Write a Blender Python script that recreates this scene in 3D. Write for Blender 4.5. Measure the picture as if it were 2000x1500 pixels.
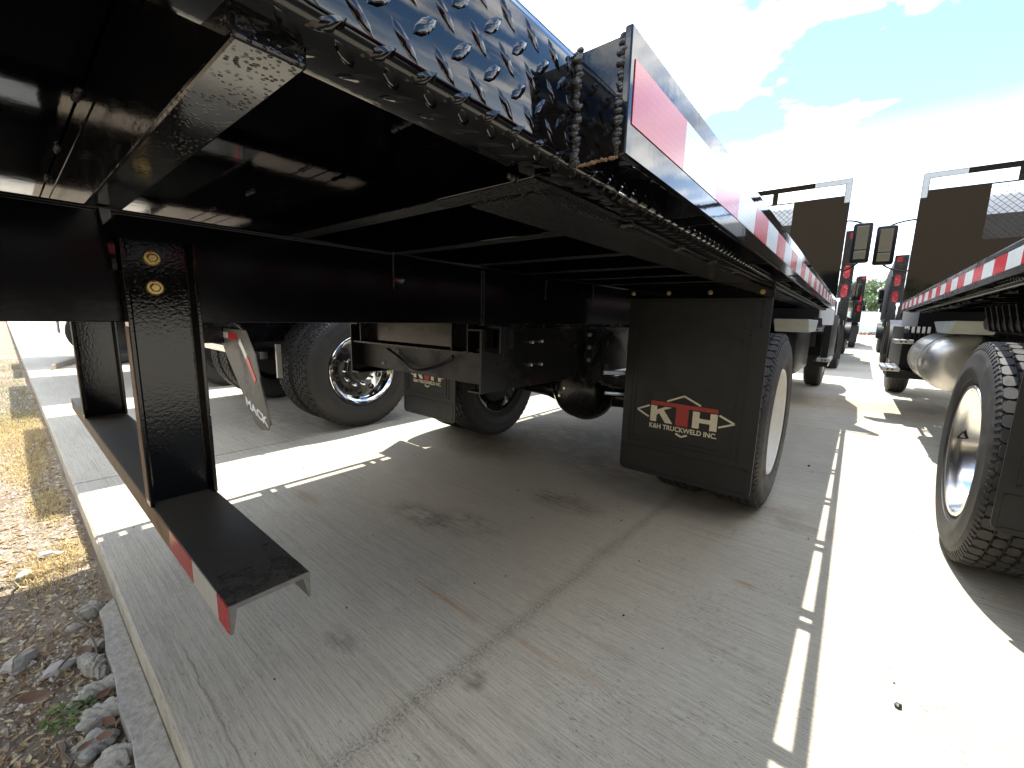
import bpy, bmesh, math, random
from mathutils import Vector, Matrix
PI = math.pi
random.seed(7)
S = bpy.context.scene
for o in list(bpy.data.objects): bpy.data.objects.remove(o)
COL = S.collection

# ------------------------------------------------------------------ camera
cam_d = bpy.data.cameras.new('camera'); cam = bpy.data.objects.new('camera', cam_d); COL.objects.link(cam)
CAMH = 1.10
rx = Vector((0.76897495, 0.63878274, 0.02518227))
dn = Vector((0.12139971, -0.1072409, -0.98679355))
fw = Vector((-0.62764611, 0.76187663, -0.1600136))
up = -dn; bk = -fw
cam.matrix_world = Matrix(((rx.x, up.x, bk.x, 0), (rx.y, up.y, bk.y, 0), (rx.z, up.z, bk.z, CAMH), (0, 0, 0, 1)))
cam_d.sensor_width = 36; cam_d.lens = 817 / 2000 * 36
cam_d.clip_start = 0.02; cam_d.clip_end = 3000
S.camera = cam

# ------------------------------------------------------------------ light
SUN_TO = Vector((-0.20, 0.36, 1.0)).normalized()
ELEV = math.asin(SUN_TO.z)
AZ = math.atan2(SUN_TO.x, SUN_TO.y)
w = bpy.data.worlds.new('World'); S.world = w; w.use_nodes = True
wt = w.node_tree; wt.nodes.clear()
def WN(t, **k):
    n = wt.nodes.new(t)
    for a, b in k.items(): setattr(n, a, b)
    return n
sky = WN('ShaderNodeTexSky', sky_type='NISHITA'); sky.sun_disc = False
sky.sun_elevation = ELEV; sky.sun_rotation = AZ
sky.air_density = 0.72; sky.dust_density = 0.25; sky.ozone_density = 3.0
tc = WN('ShaderNodeTexCoord'); sep = WN('ShaderNodeSeparateXYZ'); wt.links.new(tc.outputs['Generated'], sep.inputs[0])
zc = WN('ShaderNodeMath', operation='MAXIMUM'); wt.links.new(sep.outputs[2], zc.inputs[0]); zc.inputs[1].default_value = 0.0
za = WN('ShaderNodeMath', operation='ADD'); wt.links.new(zc.outputs[0], za.inputs[0]); za.inputs[1].default_value = 0.22
dv = WN('ShaderNodeVectorMath', operation='DIVIDE'); wt.links.new(tc.outputs['Generated'], dv.inputs[0])
cz = WN('ShaderNodeCombineXYZ')
for i in range(3): wt.links.new(za.outputs[0], cz.inputs[i])
wt.links.new(cz.outputs[0], dv.inputs[1])
noi = WN('ShaderNodeTexNoise'); noi.inputs['Scale'].default_value = 2.6; noi.inputs['Detail'].default_value = 7; noi.inputs['Roughness'].default_value = 0.52
mp = WN('ShaderNodeMapping'); mp.inputs['Location'].default_value = (3.1, 1.7, 0.4)
wt.links.new(dv.outputs[0], mp.inputs[0]); wt.links.new(mp.outputs[0], noi.inputs['Vector'])
cr = WN('ShaderNodeValToRGB'); cr.color_ramp.elements[0].position = 0.47; cr.color_ramp.elements[1].position = 0.60
dist = WN('ShaderNodeVectorMath', operation='DISTANCE'); dist.inputs[1].default_value = (-0.03, 1.50, 1.0)
flat = WN('ShaderNodeVectorMath', operation='MULTIPLY_ADD'); flat.inputs[1].default_value = (1, 1.0, 0); flat.inputs[2].default_value = (0, 0, 1.0)
wt.links.new(dv.outputs[0], flat.inputs[0]); wt.links.new(flat.outputs[0], dist.inputs[0])
bia = WN('ShaderNodeMapRange'); bia.inputs[1].default_value = 0.05; bia.inputs[2].default_value = 0.45; bia.inputs[3].default_value = -0.055; bia.inputs[4].default_value = 0.015
wt.links.new(dist.outputs['Value'], bia.inputs[0])
nb = WN('ShaderNodeMath', operation='ADD'); dist2 = WN('ShaderNodeVectorMath', operation='DISTANCE'); dist2.inputs[1].default_value = (1.25, 0.25, 1.0); wt.links.new(flat.outputs[0], dist2.inputs[0])
bia2 = WN('ShaderNodeMapRange'); bia2.inputs[1].default_value = 0.3; bia2.inputs[2].default_value = 0.9; bia2.inputs[3].default_value = -0.10; bia2.inputs[4].default_value = 0.0
wt.links.new(dist2.outputs['Value'], bia2.inputs[0])
nb0 = WN('ShaderNodeMath', operation='ADD'); wt.links.new(noi.outputs[0], nb0.inputs[0]); wt.links.new(bia2.outputs[0], nb0.inputs[1]); wt.links.new(nb0.outputs[0], nb.inputs[0]); wt.links.new(bia.outputs[0], nb.inputs[1])
wt.links.new(nb.outputs[0], cr.inputs[0])
hz = WN('ShaderNodeMapRange'); hz.inputs[1].default_value = 0.08; hz.inputs[2].default_value = 0.34; hz.inputs[3].default_value = 0.75; hz.inputs[4].default_value = 0.0
wt.links.new(sep.outputs[2], hz.inputs[0])
mx0 = WN('ShaderNodeMath', operation='MAXIMUM'); wt.links.new(cr.outputs[0], mx0.inputs[0]); wt.links.new(hz.outputs[0], mx0.inputs[1])
mixc = WN('ShaderNodeMix', data_type='RGBA'); skm = WN('ShaderNodeMix', data_type='RGBA', blend_type='MULTIPLY'); skm.inputs[0].default_value = 1.0; wt.links.new(sky.outputs[0], skm.inputs[6]); skm.inputs[7].default_value = (0.54, 0.66, 0.68, 1)
cn = WN('ShaderNodeTexNoise'); cn.inputs['Scale'].default_value = 2.3; cn.inputs['Detail'].default_value = 5; mp2 = WN('ShaderNodeMapping'); mp2.inputs['Location'].default_value = (0.4, 5.2, 1.0)
wt.links.new(dv.outputs[0], mp2.inputs[0]); wt.links.new(mp2.outputs[0], cn.inputs['Vector'])
cg = WN('ShaderNodeValToRGB'); cg.color_ramp.elements[0].position = 0.54; cg.color_ramp.elements[1].position = 0.68
cg.color_ramp.elements[0].color = (5.4, 5.4, 5.3, 1); cg.color_ramp.elements[1].color = (1.7, 1.85, 2.1, 1); wt.links.new(cn.outputs[0], cg.inputs[0])
wt.links.new(mx0.outputs[0], mixc.inputs[0]); wt.links.new(skm.outputs[2], mixc.inputs[6]); wt.links.new(cg.outputs[0], mixc.inputs[7])
bg = WN('ShaderNodeBackground'); bg.inputs[1].default_value = 0.15
wt.links.new(mixc.outputs[2], bg.inputs[0])
wo = WN('ShaderNodeOutputWorld'); wt.links.new(bg.outputs[0], wo.inputs[0])
sd = bpy.data.lights.new('sun', 'SUN'); sd.energy = 2.0; sd.angle = math.radians(0.5); sd.color = (1, 0.955, 0.88)
so = bpy.data.objects.new('sun', sd); COL.objects.link(so)
so.rotation_euler = SUN_TO.to_track_quat('Z', 'Y').to_euler(); so.location = (-4, 7, 20)
S.view_settings.view_transform = 'Standard'; S.view_settings.look = 'None'
S.view_settings.exposure = 2.55; S.view_settings.gamma = 1.0; S.view_settings.use_curve_mapping = False
S.cycles.use_denoising = True
S.cycles.max_bounces = 7; S.cycles.diffuse_bounces = 4; S.cycles.glossy_bounces = 5
S.cycles.sample_clamp_indirect = 8

# ------------------------------------------------------------------ materials
class NT:
    def __init__(s, m): s.t = m.node_tree; s.n = s.t.nodes; s.l = s.t.links
    def new(s, t, **k):
        n = s.n.new(t)
        for a, b in k.items(): setattr(n, a, b)
        return n
    def ln(s, a, b): s.l.new(a, b)
    def noise(s, vec, scale, detail=4, rough=0.5):
        n = s.new('ShaderNodeTexNoise'); n.inputs['Scale'].default_value = scale; n.inputs['Detail'].default_value = detail
        n.inputs['Roughness'].default_value = rough; s.ln(vec, n.inputs['Vector']); return n.outputs[0]
    def map(s, vec, sc=(1, 1, 1), loc=(0, 0, 0), rot=(0, 0, 0)):
        n = s.new('ShaderNodeMapping'); n.inputs['Scale'].default_value = sc; n.inputs['Location'].default_value = loc
        n.inputs['Rotation'].default_value = rot; s.ln(vec, n.inputs[0]); return n.outputs[0]
    def ramp(s, f, a, b, ca=(0, 0, 0, 1), cb=(1, 1, 1, 1)):
        n = s.new('ShaderNodeValToRGB'); e = n.color_ramp.elements
        e[0].position = a; e[1].position = b; e[0].color = ca; e[1].color = cb; s.ln(f, n.inputs[0]); return n.outputs[0]
    def mix(s, f, a, b, mode='MIX'):
        n = s.new('ShaderNodeMix', data_type='RGBA', blend_type=mode)
        for v, i in ((f, 0), (a, 6), (b, 7)):
            if hasattr(v, 'links'): s.ln(v, n.inputs[i])
            else: n.inputs[i].default_value = v if i == 0 else (tuple(v) + (1,))[:4]
        return n.outputs[2]
    def math(s, op, a, b=0.0):
        n = s.new('ShaderNodeMath', operation=op)
        for v, i in ((a, 0), (b, 1)):
            if hasattr(v, 'links'): s.ln(v, n.inputs[i])
            else: n.inputs[i].default_value = v
        return n.outputs[0]
def base(name, col, rough, metal=0.0, spec=0.5):
    m = bpy.data.materials.new(name); m.use_nodes = True
    b = m.node_tree.nodes['Principled BSDF']
    b.inputs['Base Color'].default_value = (*col, 1); b.inputs['Roughness'].default_value = rough
    b.inputs['Metallic'].default_value = metal; b.inputs['Specular IOR Level'].default_value = spec
    return m, b, NT(m)
def simple(name, col, rough, metal=0.0, spec=0.5, nscale=14, nvar=0.25, bump=0.0, bscale=60, dirt=None, dirt_amt=0.5):
    m, b, t = base(name, col, rough, metal, spec)
    v = t.new('ShaderNodeTexCoord').outputs['Object']
    n = t.noise(v, nscale, 5)
    dark = tuple(c * (1 - nvar) for c in col); lite = tuple(min(1, c * (1 + nvar)) for c in col)
    c = t.mix(n, dark, lite)
    if dirt:
        d = t.ramp(t.noise(v, nscale * 0.45, 8, 0.7), 0.48, 0.72)
        c = t.mix(t.math('MULTIPLY', d, dirt_amt), c, dirt)
        r = t.math('ADD', rough, t.math('MULTIPLY', d, 0.35)); t.ln(r, b.inputs['Roughness'])
    t.ln(c, b.inputs['Base Color'])
    if bump:
        bn = t.new('ShaderNodeBump'); bn.inputs['Strength'].default_value = bump; bn.inputs['Distance'].default_value = 0.002
        t.ln(t.noise(v, bscale, 3), bn.inputs['Height']); t.ln(bn.outputs[0], b.inputs['Normal'])
    return m
M = {}
M['paint'] = simple('black_gloss_paint', (0.0022, 0.0022, 0.0026), 0.045, spec=0.52, nvar=0.2, bump=0.06, bscale=38)
M['paint2'] = simple('black_satin_paint', (0.0045, 0.0045, 0.005), 0.16, spec=0.4, nvar=0.2, bump=0.2, bscale=220, dirt=(0.03, 0.026, 0.02), dirt_amt=0.15)
M['frame'] = simple('black_frame_paint', (0.0012, 0.0013, 0.0028), 0.17, spec=0.20, nvar=0.2, bump=0.1, bscale=40)
M['post'] = simple('orange_peel_black_paint', (0.0022, 0.0022, 0.0024), 0.07, spec=0.36, nvar=0.2, bump=0.14, bscale=170)
M['under'] = simple('deck_underside_paint', (0.0012, 0.0014, 0.003), 0.06, spec=0.62, nvar=0.2, bump=0.07, bscale=30)
def speck():
    m, b, t = base('speckled_black_undercoat', (0.005, 0.005, 0.0055), 0.12)
    v = t.new('ShaderNodeTexCoord').outputs['Object']
    vo = t.new('ShaderNodeTexVoronoi', feature='F1'); vo.inputs['Scale'].default_value = 190; t.ln(v, vo.inputs['Vector'])
    d = t.ramp(vo.outputs['Distance'], 0.10, 0.42)
    d.node.color_ramp.interpolation = 'EASE'
    bn = t.new('ShaderNodeBump', invert=True); bn.inputs['Strength'].default_value = 0.55; bn.inputs['Distance'].default_value = 0.0007
    gt = t.ramp(t.noise(v, 28, 3), 0.42, 0.6); hh = t.math('MULTIPLY', t.math('SUBTRACT', 1.0, d), gt); bn.invert = False
    t.ln(hh, bn.inputs['Height']); t.ln(bn.outputs[0], b.inputs['Normal'])
    return m
M['speck'] = speck()
def speck2():
    m, b, t = base('pebbled_black_undercoat', (0.010, 0.010, 0.011), 0.20)
    v = t.new('ShaderNodeTexCoord').outputs['Object']
    n = t.noise(v, 210, 2, 0.5)
    h = t.ramp(n, 0.40, 0.66)
    bn = t.new('ShaderNodeBump'); bn.inputs['Strength'].default_value = 0.7; bn.inputs['Distance'].default_value = 0.0022
    t.ln(h, bn.inputs['Height']); t.ln(bn.outputs[0], b.inputs['Normal'])
    t.ln(t.mix(t.ramp(t.noise(v, 330, 2), 0.62, 0.72), (0.010, 0.010, 0.011), (0.14, 0.135, 0.12)), b.inputs['Base Color'])
    return m
M['speck2'] = speck2()
def dusty():
    m, b, t = base('dusty_black_steel', (0.02, 0.02, 0.02), 0.35)
    v = t.new('ShaderNodeTexCoord').outputs['Object']
    geo = t.new('ShaderNodeTexCoord').outputs['Object']
    sx = t.new('ShaderNodeSeparateXYZ'); t.ln(geo, sx.inputs[0])
    far = t.new('ShaderNodeMapRange'); far.inputs[1].default_value = -0.75; far.inputs[2].default_value = -1.5
    t.ln(sx.outputs[0], far.inputs[0])
    n = t.noise(v, 38, 8, 0.7)
    k = t.math('ADD', t.math('MULTIPLY', far.outputs[0], 0.50), t.math('MULTIPLY', n, 0.35))
    k = t.ramp(k, 0.10, 0.72)
    c = t.mix(k, (0.022, 0.022, 0.021), (0.21, 0.175, 0.12))
    r = t.ramp(t.noise(v, 9, 6, 0.7), 0.62, 0.74)
    c = t.mix(t.math('MULTIPLY', r, 0.5), c, (0.12, 0.055, 0.02))
    t.ln(c, b.inputs['Base Color'])
    t.ln(t.math('ADD', 0.22, t.math('MULTIPLY', k, 0.5)), b.inputs['Roughness'])
    return m
M['dusty'] = dusty()
M['rusty'] = simple('rusty_edge_steel', (0.16, 0.12, 0.07), 0.6, nvar=0.3, dirt=(0.22, 0.075, 0.025), dirt_amt=0.8, bump=0.5)
M['cut'] = simple('cut_steel_end', (0.10, 0.10, 0.095), 0.5, metal=0.3, nvar=0.4, nscale=90, bump=0.4, bscale=200)
M['rubber'] = simple('tyre_rubber', (0.019, 0.0185, 0.018), 0.62, nvar=0.3, nscale=22, bump=0.3, bscale=160, dirt=(0.075, 0.065, 0.05), dirt_amt=0.5)
M['flap'] = simple('mud_flap_rubber', (0.0080, 0.0090, 0.0092), 0.40, spec=0.4, nvar=0.25, nscale=10, bump=0.3, bscale=160, dirt=(0.020, 0.020, 0.018), dirt_amt=0.3)
M['paleflap'] = simple('dusty_pale_flap', (0.085, 0.078, 0.062), 0.5, nvar=0.35, nscale=8, bump=0.3, bscale=160, dirt=(0.03, 0.028, 0.024), dirt_amt=0.7)
M['chrome'] = simple('polished_aluminium', (0.80, 0.80, 0.80), 0.08, metal=1.0, nvar=0.06, bump=0.05, bscale=30)
M['alu'] = simple('brushed_aluminium', (0.52, 0.51, 0.48), 0.34, metal=0.9, nvar=0.12, nscale=30, bump=0.15, bscale=120)
M['white_rim'] = simple('white_wheel_paint', (0.62, 0.60, 0.55), 0.30, nvar=0.08, dirt=(0.4, 0.35, 0.26), dirt_amt=0.25)
M['bolt'] = simple('yellow_zinc_bolt', (0.50, 0.38, 0.15), 0.32, metal=0.9, nvar=0.25, nscale=120)
M['redmark'] = simple('red_paint_mark', (0.45, 0.02, 0.015), 0.4)
M['weld'] = simple('painted_weld_bead', (0.02, 0.019, 0.018), 0.10, nvar=0.4, nscale=200, bump=0.8, bscale=350)
M['whitepaint'] = simple('white_cab_paint', (0.72, 0.72, 0.72), 0.2, nvar=0.04)
M['glass'] = simple('tinted_window_glass', (0.03, 0.04, 0.045), 0.03, nvar=0.1, spec=0.8)
M['mirror'] = simple('mirror_glass', (0.14, 0.16, 0.17), 0.02, metal=1.0, nvar=0.02)
M['plastic'] = simple('black_grained_plastic', (0.010, 0.010, 0.011), 0.40, spec=0.22, nvar=0.2, bump=0.3, bscale=300)
M['matte'] = simple('matte_black_body', (0.008, 0.008, 0.009), 0.6, spec=0.08, nvar=0.3)
M['satin'] = simple('satin_polished_rim', (0.82, 0.81, 0.78), 0.19, metal=1.0, nvar=0.06)
M['blue'] = simple('blue_cap_plastic', (0.02, 0.10, 0.45), 0.35)
M['grey'] = simple('light_grey_plastic', (0.36, 0.38, 0.34), 0.5, nvar=0.15, dirt=(0.3, 0.25, 0.16), dirt_amt=0.3)
M['cream'] = simple('cream_print', (0.56, 0.50, 0.36), 0.55, nvar=0.18, nscale=60)
M['redprint'] = simple('red_print', (0.30, 0.030, 0.022), 0.5, nvar=0.25, nscale=60)
M['blackish'] = simple('dark_underbody', (0.008, 0.008, 0.008), 0.5, nvar=0.4, dirt=(0.03, 0.026, 0.02), dirt_amt=0.4)
M['wood'] = simple('weathered_timber', (0.30, 0.25, 0.19), 0.8, nvar=0.35, nscale=25, bump=0.6)
M['fence'] = simple('pale_steel_fence', (0.55, 0.62, 0.60), 0.5, nvar=0.1)
M['blockred'] = simple('red_brown_block', (0.24, 0.13, 0.10), 0.85, nvar=0.4, nscale=3)
M['bark'] = simple('bark', (0.10, 0.075, 0.05), 0.9, nvar=0.4)
M['leaf'] = simple('green_leaf', (0.065, 0.115, 0.028), 0.55, nvar=0.5, nscale=2)
M['tanwall'] = simple('tan_render', (0.30, 0.23, 0.15), 0.85, nvar=0.1)
M['stucco'] = simple('pale_stucco', (0.6, 0.58, 0.54), 0.8, nvar=0.1)
def tape(name, col, col2):
    m, b, t = base(name, col, 0.22, spec=0.4)
    v = t.new('ShaderNodeTexCoord').outputs['Object']
    ck = t.new('ShaderNodeTexChecker'); ck.inputs['Scale'].default_value = 1.0
    t.ln(t.map(v, (260, 150, 150), rot=(0.785, 0, 0)), ck.inputs['Vector'])
    c = t.mix(t.math('MULTIPLY', ck.outputs[1], 0.45), col, col2)
    c = t.mix(t.math('MULTIPLY', t.ramp(t.noise(v, 30, 6, 0.7), 0.5, 0.75), 0.3), c, tuple(x * 0.6 for x in col))
    t.ln(c, b.inputs['Base Color'])
    b.inputs['Coat Weight'].default_value = 0.25; b.inputs['Coat Roughness'].default_value = 0.12
    return m
M['tape_red'] = tape('red_reflective_tape', (0.42, 0.012, 0.02), (0.55, 0.03, 0.045))
M['tape_white'] = tape('white_reflective_tape', (0.50, 0.53, 0.52), (0.68, 0.70, 0.68))
def lens(name, col, e):
    m, b, t = base(name, col, 0.12)
    v = t.new('ShaderNodeTexCoord').outputs['Object']
    vo = t.new('ShaderNodeTexVoronoi'); vo.inputs['Scale'].default_value = 22; t.ln(v, vo.inputs['Vector'])
    t.ln(t.mix(t.ramp(vo.outputs['Distance'], 0.1, 0.3), (0.55, 0.15, 0.15), col), b.inputs['Base Color'])
    return m
M['lamp'] = lens('red_lamp_lens', (0.22, 0.004, 0.01), 0)
M['amber'] = simple('amber_lens', (0.7, 0.22, 0.02), 0.2)

def concrete(name, tone=1.0):
    m, b, t = base(name, (0.36, 0.33, 0.28), 0.75, spec=0.35)
    v = t.new('ShaderNodeTexCoord').outputs['Object']
    # warmth and broad blotches
    c = t.mix(t.ramp(t.noise(v, 1.1, 6, 0.6), 0.3, 0.7), (0.43 * tone, 0.388 * tone, 0.305 * tone), (0.55 * tone, 0.51 * tone, 0.42 * tone))
    c = t.mix(0.5, c, t.mix(t.noise(v, 9, 6, 0.65), (0.40, 0.36, 0.285), (0.58, 0.535, 0.445)))
    # broom lines run across the trucks (along X): vary with Y
    vw = t.map(v, (1, 1, 1)); 
    nw = t.noise(v, 2.2, 2); add = t.new('ShaderNodeVectorMath', operation='ADD')
    cmb = t.new('ShaderNodeCombineXYZ'); t.ln(t.math('MULTIPLY', nw, 0.008), cmb.inputs[1]); t.ln(v, add.inputs[0]); t.ln(cmb.outputs[0], add.inputs[1])
    b1 = t.noise(t.map(add.outputs[0], (2.6, 135, 1)), 1.0, 5, 0.7)
    b2 = t.noise(t.map(add.outputs[0], (16, 330, 1)), 1.0, 4, 0.75)
    b3 = t.noise(t.map(add.outputs[0], (0.9, 30, 1)), 1.0, 3, 0.6)
    stripe = t.math('ADD', t.math('MULTIPLY', b1, 0.5), t.math('MULTIPLY', b2, 0.5))
    dk = t.ramp(stripe, 0.38, 0.56, (0.70, 0.68, 0.65, 1), (1.07, 1.07, 1.07, 1))
    c = t.mix(1.0, c, dk, 'MULTIPLY')
    dk3 = t.ramp(b3, 0.30, 0.42, (0.86, 0.85, 0.83, 1), (1, 1, 1, 1))
    c = t.mix(1.0, c, dk3, 'MULTIPLY')
    sp_ = t.ramp(t.noise(v, 420, 2, 0.6), 0.30, 0.70, (0.80, 0.79, 0.77, 1), (1.12, 1.12, 1.12, 1))
    c = t.mix(1.0, c, sp_, 'MULTIPLY')
    # pits along the broom lines
    pit = t.noise(t.map(v, (42, 150, 1)), 1.0, 4, 0.75)
    pm = t.ramp(pit, 0.58, 0.64)
    gate = t.ramp(t.noise(v, 3.5, 5, 0.6), 0.38, 0.62)
    pm = t.math('MULTIPLY', pm, gate)
    c = t.mix(t.math('MULTIPLY', pm, 0.62), c, (0.11, 0.09, 0.07))
    sx = t.new('ShaderNodeSeparateXYZ'); t.ln(v, sx.inputs[0])
    fuzz = t.noise(v, 7, 7, 0.75)
    streakn = t.noise(t.map(v, (6, 70, 1)), 1.0, 5, 0.7)
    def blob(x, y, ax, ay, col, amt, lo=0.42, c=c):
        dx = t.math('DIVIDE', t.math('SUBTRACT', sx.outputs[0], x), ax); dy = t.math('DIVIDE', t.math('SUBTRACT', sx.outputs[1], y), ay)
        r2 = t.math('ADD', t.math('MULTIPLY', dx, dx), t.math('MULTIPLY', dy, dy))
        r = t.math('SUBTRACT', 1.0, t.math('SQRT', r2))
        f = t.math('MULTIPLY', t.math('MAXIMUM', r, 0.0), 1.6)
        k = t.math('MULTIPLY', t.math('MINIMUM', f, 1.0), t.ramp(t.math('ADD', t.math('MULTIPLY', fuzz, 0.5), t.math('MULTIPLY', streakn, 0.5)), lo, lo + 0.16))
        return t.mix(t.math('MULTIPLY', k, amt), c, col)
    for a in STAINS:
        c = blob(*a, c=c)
    # wandering dirt line at X about -0.83 and hairline crack near the kerb
    wob = t.math('MULTIPLY', t.math('SUBTRACT', t.noise(v, 5, 5, 0.7), 0.5), 0.09)
    dl = t.math('ABSOLUTE', t.math('ADD', t.math('SUBTRACT', sx.outputs[0], t.math('ADD', -0.872, t.math('MULTIPLY', sx.outputs[1], 0.035))), wob))
    lnm = t.ramp(dl, 0.0, 0.045, (1, 1, 1, 1), (0, 0, 0, 1))
    yg = t.ramp(sx.outputs[1], 0.05, 1.0)
    ymask = t.new('ShaderNodeMapRange'); ymask.inputs[1].default_value = 3.4; ymask.inputs[2].default_value = 2.4; t.ln(sx.outputs[1], ymask.inputs[0])
    grit = t.ramp(t.noise(v, 110, 4, 0.85), 0.46, 0.58)
    c = t.mix(t.math('MULTIPLY', t.math('MULTIPLY', lnm, t.math('MULTIPLY', grit, 0.7)), ymask.outputs[0]), c, (0.095, 0.07, 0.05))
    cx = t.math('ABSOLUTE', t.math('ADD', t.math('SUBTRACT', sx.outputs[1], 0.262), t.math('MULTIPLY', t.math('SUBTRACT', t.noise(v, 6, 5, 0.7), 0.5), 0.035)))
    cm = t.ramp(cx, 0.0, 0.0022, (1, 1, 1, 1), (0, 0, 0, 1))
    xm = t.new('ShaderNodeMapRange'); xm.inputs[1].default_value = -1.65; xm.inputs[2].default_value = -1.55; t.ln(sx.outputs[0], xm.inputs[0])
    c = t.mix(t.math('MULTIPLY', t.math('MULTIPLY', cm, 0.5), xm.outputs[0]), c, (0.08, 0.07, 0.06))
    t.ln(c, b.inputs['Base Color'])
    bn = t.new('ShaderNodeBump'); bn.inputs['Strength'].default_value = 0.8; bn.inputs['Distance'].default_value = 0.004
    h = t.math('SUBTRACT', t.math('ADD', stripe, t.math('MULTIPLY', t.noise(v, 300, 3), 0.25)), t.math('MULTIPLY', pm, 0.5))
    t.ln(h, bn.inputs['Height']); t.ln(bn.outputs[0], b.inputs['Normal'])
    return m
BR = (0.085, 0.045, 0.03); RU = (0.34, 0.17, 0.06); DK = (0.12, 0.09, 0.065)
STAINS = [(-1.7, 2.0, 1.7, 1.3, (0.33, 0.255, 0.165), 0.62, 0.22), (-1.6, 2.6, 1.1, 0.7, (0.26, 0.19, 0.12), 0.5, 0.3), (-1.72, 1.37, 0.34, 0.13, BR, 0.75, 0.42), (-1.50, 1.50, 0.25, 0.10, BR, 0.6, 0.44), (-1.26, 2.05, 0.30, 0.16, BR, 0.7, 0.42),
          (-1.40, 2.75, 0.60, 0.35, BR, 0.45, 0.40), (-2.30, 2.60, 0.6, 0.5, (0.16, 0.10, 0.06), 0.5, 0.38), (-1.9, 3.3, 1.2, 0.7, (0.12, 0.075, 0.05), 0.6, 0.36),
          (-1.12, 0.99, 0.24, 0.016, RU, 0.5, 0.34), (-0.70, 1.02, 0.18, 0.015, RU, 0.4, 0.36), (-0.55, 1.04, 0.12, 0.018, RU, 0.32, 0.38), (-0.25, 1.90, 0.06, 0.02, RU, 0.5, 0.3),
          (-0.78, 0.80, 0.05, 0.05, BR, 0.6, 0.42), (-2.45, 1.05, 0.2, 0.05, RU, 0.4, 0.4), (-0.5, 2.75, 0.9, 0.25, (0.20, 0.14, 0.09), 0.4, 0.40),
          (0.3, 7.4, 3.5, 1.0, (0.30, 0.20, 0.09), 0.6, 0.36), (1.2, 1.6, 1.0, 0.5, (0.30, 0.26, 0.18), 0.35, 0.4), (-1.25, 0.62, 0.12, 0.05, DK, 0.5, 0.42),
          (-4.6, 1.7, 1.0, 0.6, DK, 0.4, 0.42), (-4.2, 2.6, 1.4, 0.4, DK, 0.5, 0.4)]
M['concrete'] = concrete('broom_finished_concrete')
M['oldconcrete'] = simple('rough_old_concrete', (0.40, 0.38, 0.33), 0.9, nvar=0.5, nscale=70, bump=1.0, bscale=130, dirt=(0.2, 0.16, 0.11), dirt_amt=0.5)
def dirtmat():
    m, b, t = base('sandy_dirt', (0.3, 0.24, 0.17), 0.95, spec=0.2)
    v = t.new('ShaderNodeTexCoord').outputs['Object']
    c = t.mix(t.ramp(t.noise(v, 3.5, 8, 0.7), 0.35, 0.65), (0.17, 0.125, 0.085), (0.34, 0.29, 0.22))
    c = t.mix(t.ramp(t.noise(v, 60, 5, 0.7), 0.4, 0.7), c, (0.20, 0.155, 0.11))
    t.ln(c, b.inputs['Base Color'])
    bn = t.new('ShaderNodeBump'); bn.inputs['Strength'].default_value = 1.0; bn.inputs['Distance'].default_value = 0.01
    t.ln(t.noise(v, 70, 8, 0.7), bn.inputs['Height']); t.ln(bn.outputs[0], b.inputs['Normal'])
    return m
M['dirt'] = dirtmat()
def scatter_mat(name, stops, rough=0.8):
    m, b, t = base(name, (0.3, 0.25, 0.2), rough, spec=0.25)
    g = t.new('ShaderNodeNewGeometry')
    n = t.new('ShaderNodeValToRGB'); e = n.color_ramp.elements
    while len(e) < len(stops): e.new(0.5)
    for i, (p, c) in enumerate(stops): e[i].position = p; e[i].color = (*c, 1)
    t.ln(g.outputs['Random Per Island'], n.inputs[0]); t.ln(n.outputs[0], b.inputs['Base Color'])
    return m
M['chips'] = scatter_mat('gravel_chips', [(0, (0.20, 0.155, 0.11)), (0.4, (0.36, 0.31, 0.24)), (0.75, (0.48, 0.44, 0.37)), (1, (0.60, 0.58, 0.52))])
M['litter'] = scatter_mat('dry_litter', [(0, (0.10, 0.055, 0.03)), (0.35, (0.26, 0.16, 0.08)), (0.7, (0.42, 0.31, 0.17)), (1, (0.52, 0.42, 0.25))])
M['straw'] = scatter_mat('dry_grass', [(0, (0.35, 0.24, 0.09)), (0.5, (0.50, 0.37, 0.16)), (1, (0.60, 0.50, 0.27))])
M['greengrass'] = scatter_mat('green_grass', [(0, (0.09, 0.13, 0.03)), (0.5, (0.16, 0.20, 0.06)), (1, (0.33, 0.30, 0.12))])
M['stone'] = simple('pale_stone', (0.36, 0.34, 0.31), 0.85, nvar=0.35, nscale=40, bump=1.0, bscale=110)
M['deadleaf'] = simple('brown_dead_leaf', (0.17, 0.09, 0.05), 0.7, nvar=0.4, nscale=60)
M['twig'] = simple('grey_brown_twig', (0.13, 0.095, 0.065), 0.85, nvar=0.4, nscale=60)
M['weedleaf'] = simple('weed_leaf', (0.10, 0.17, 0.03), 0.5, nvar=0.4, nscale=60)

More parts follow.
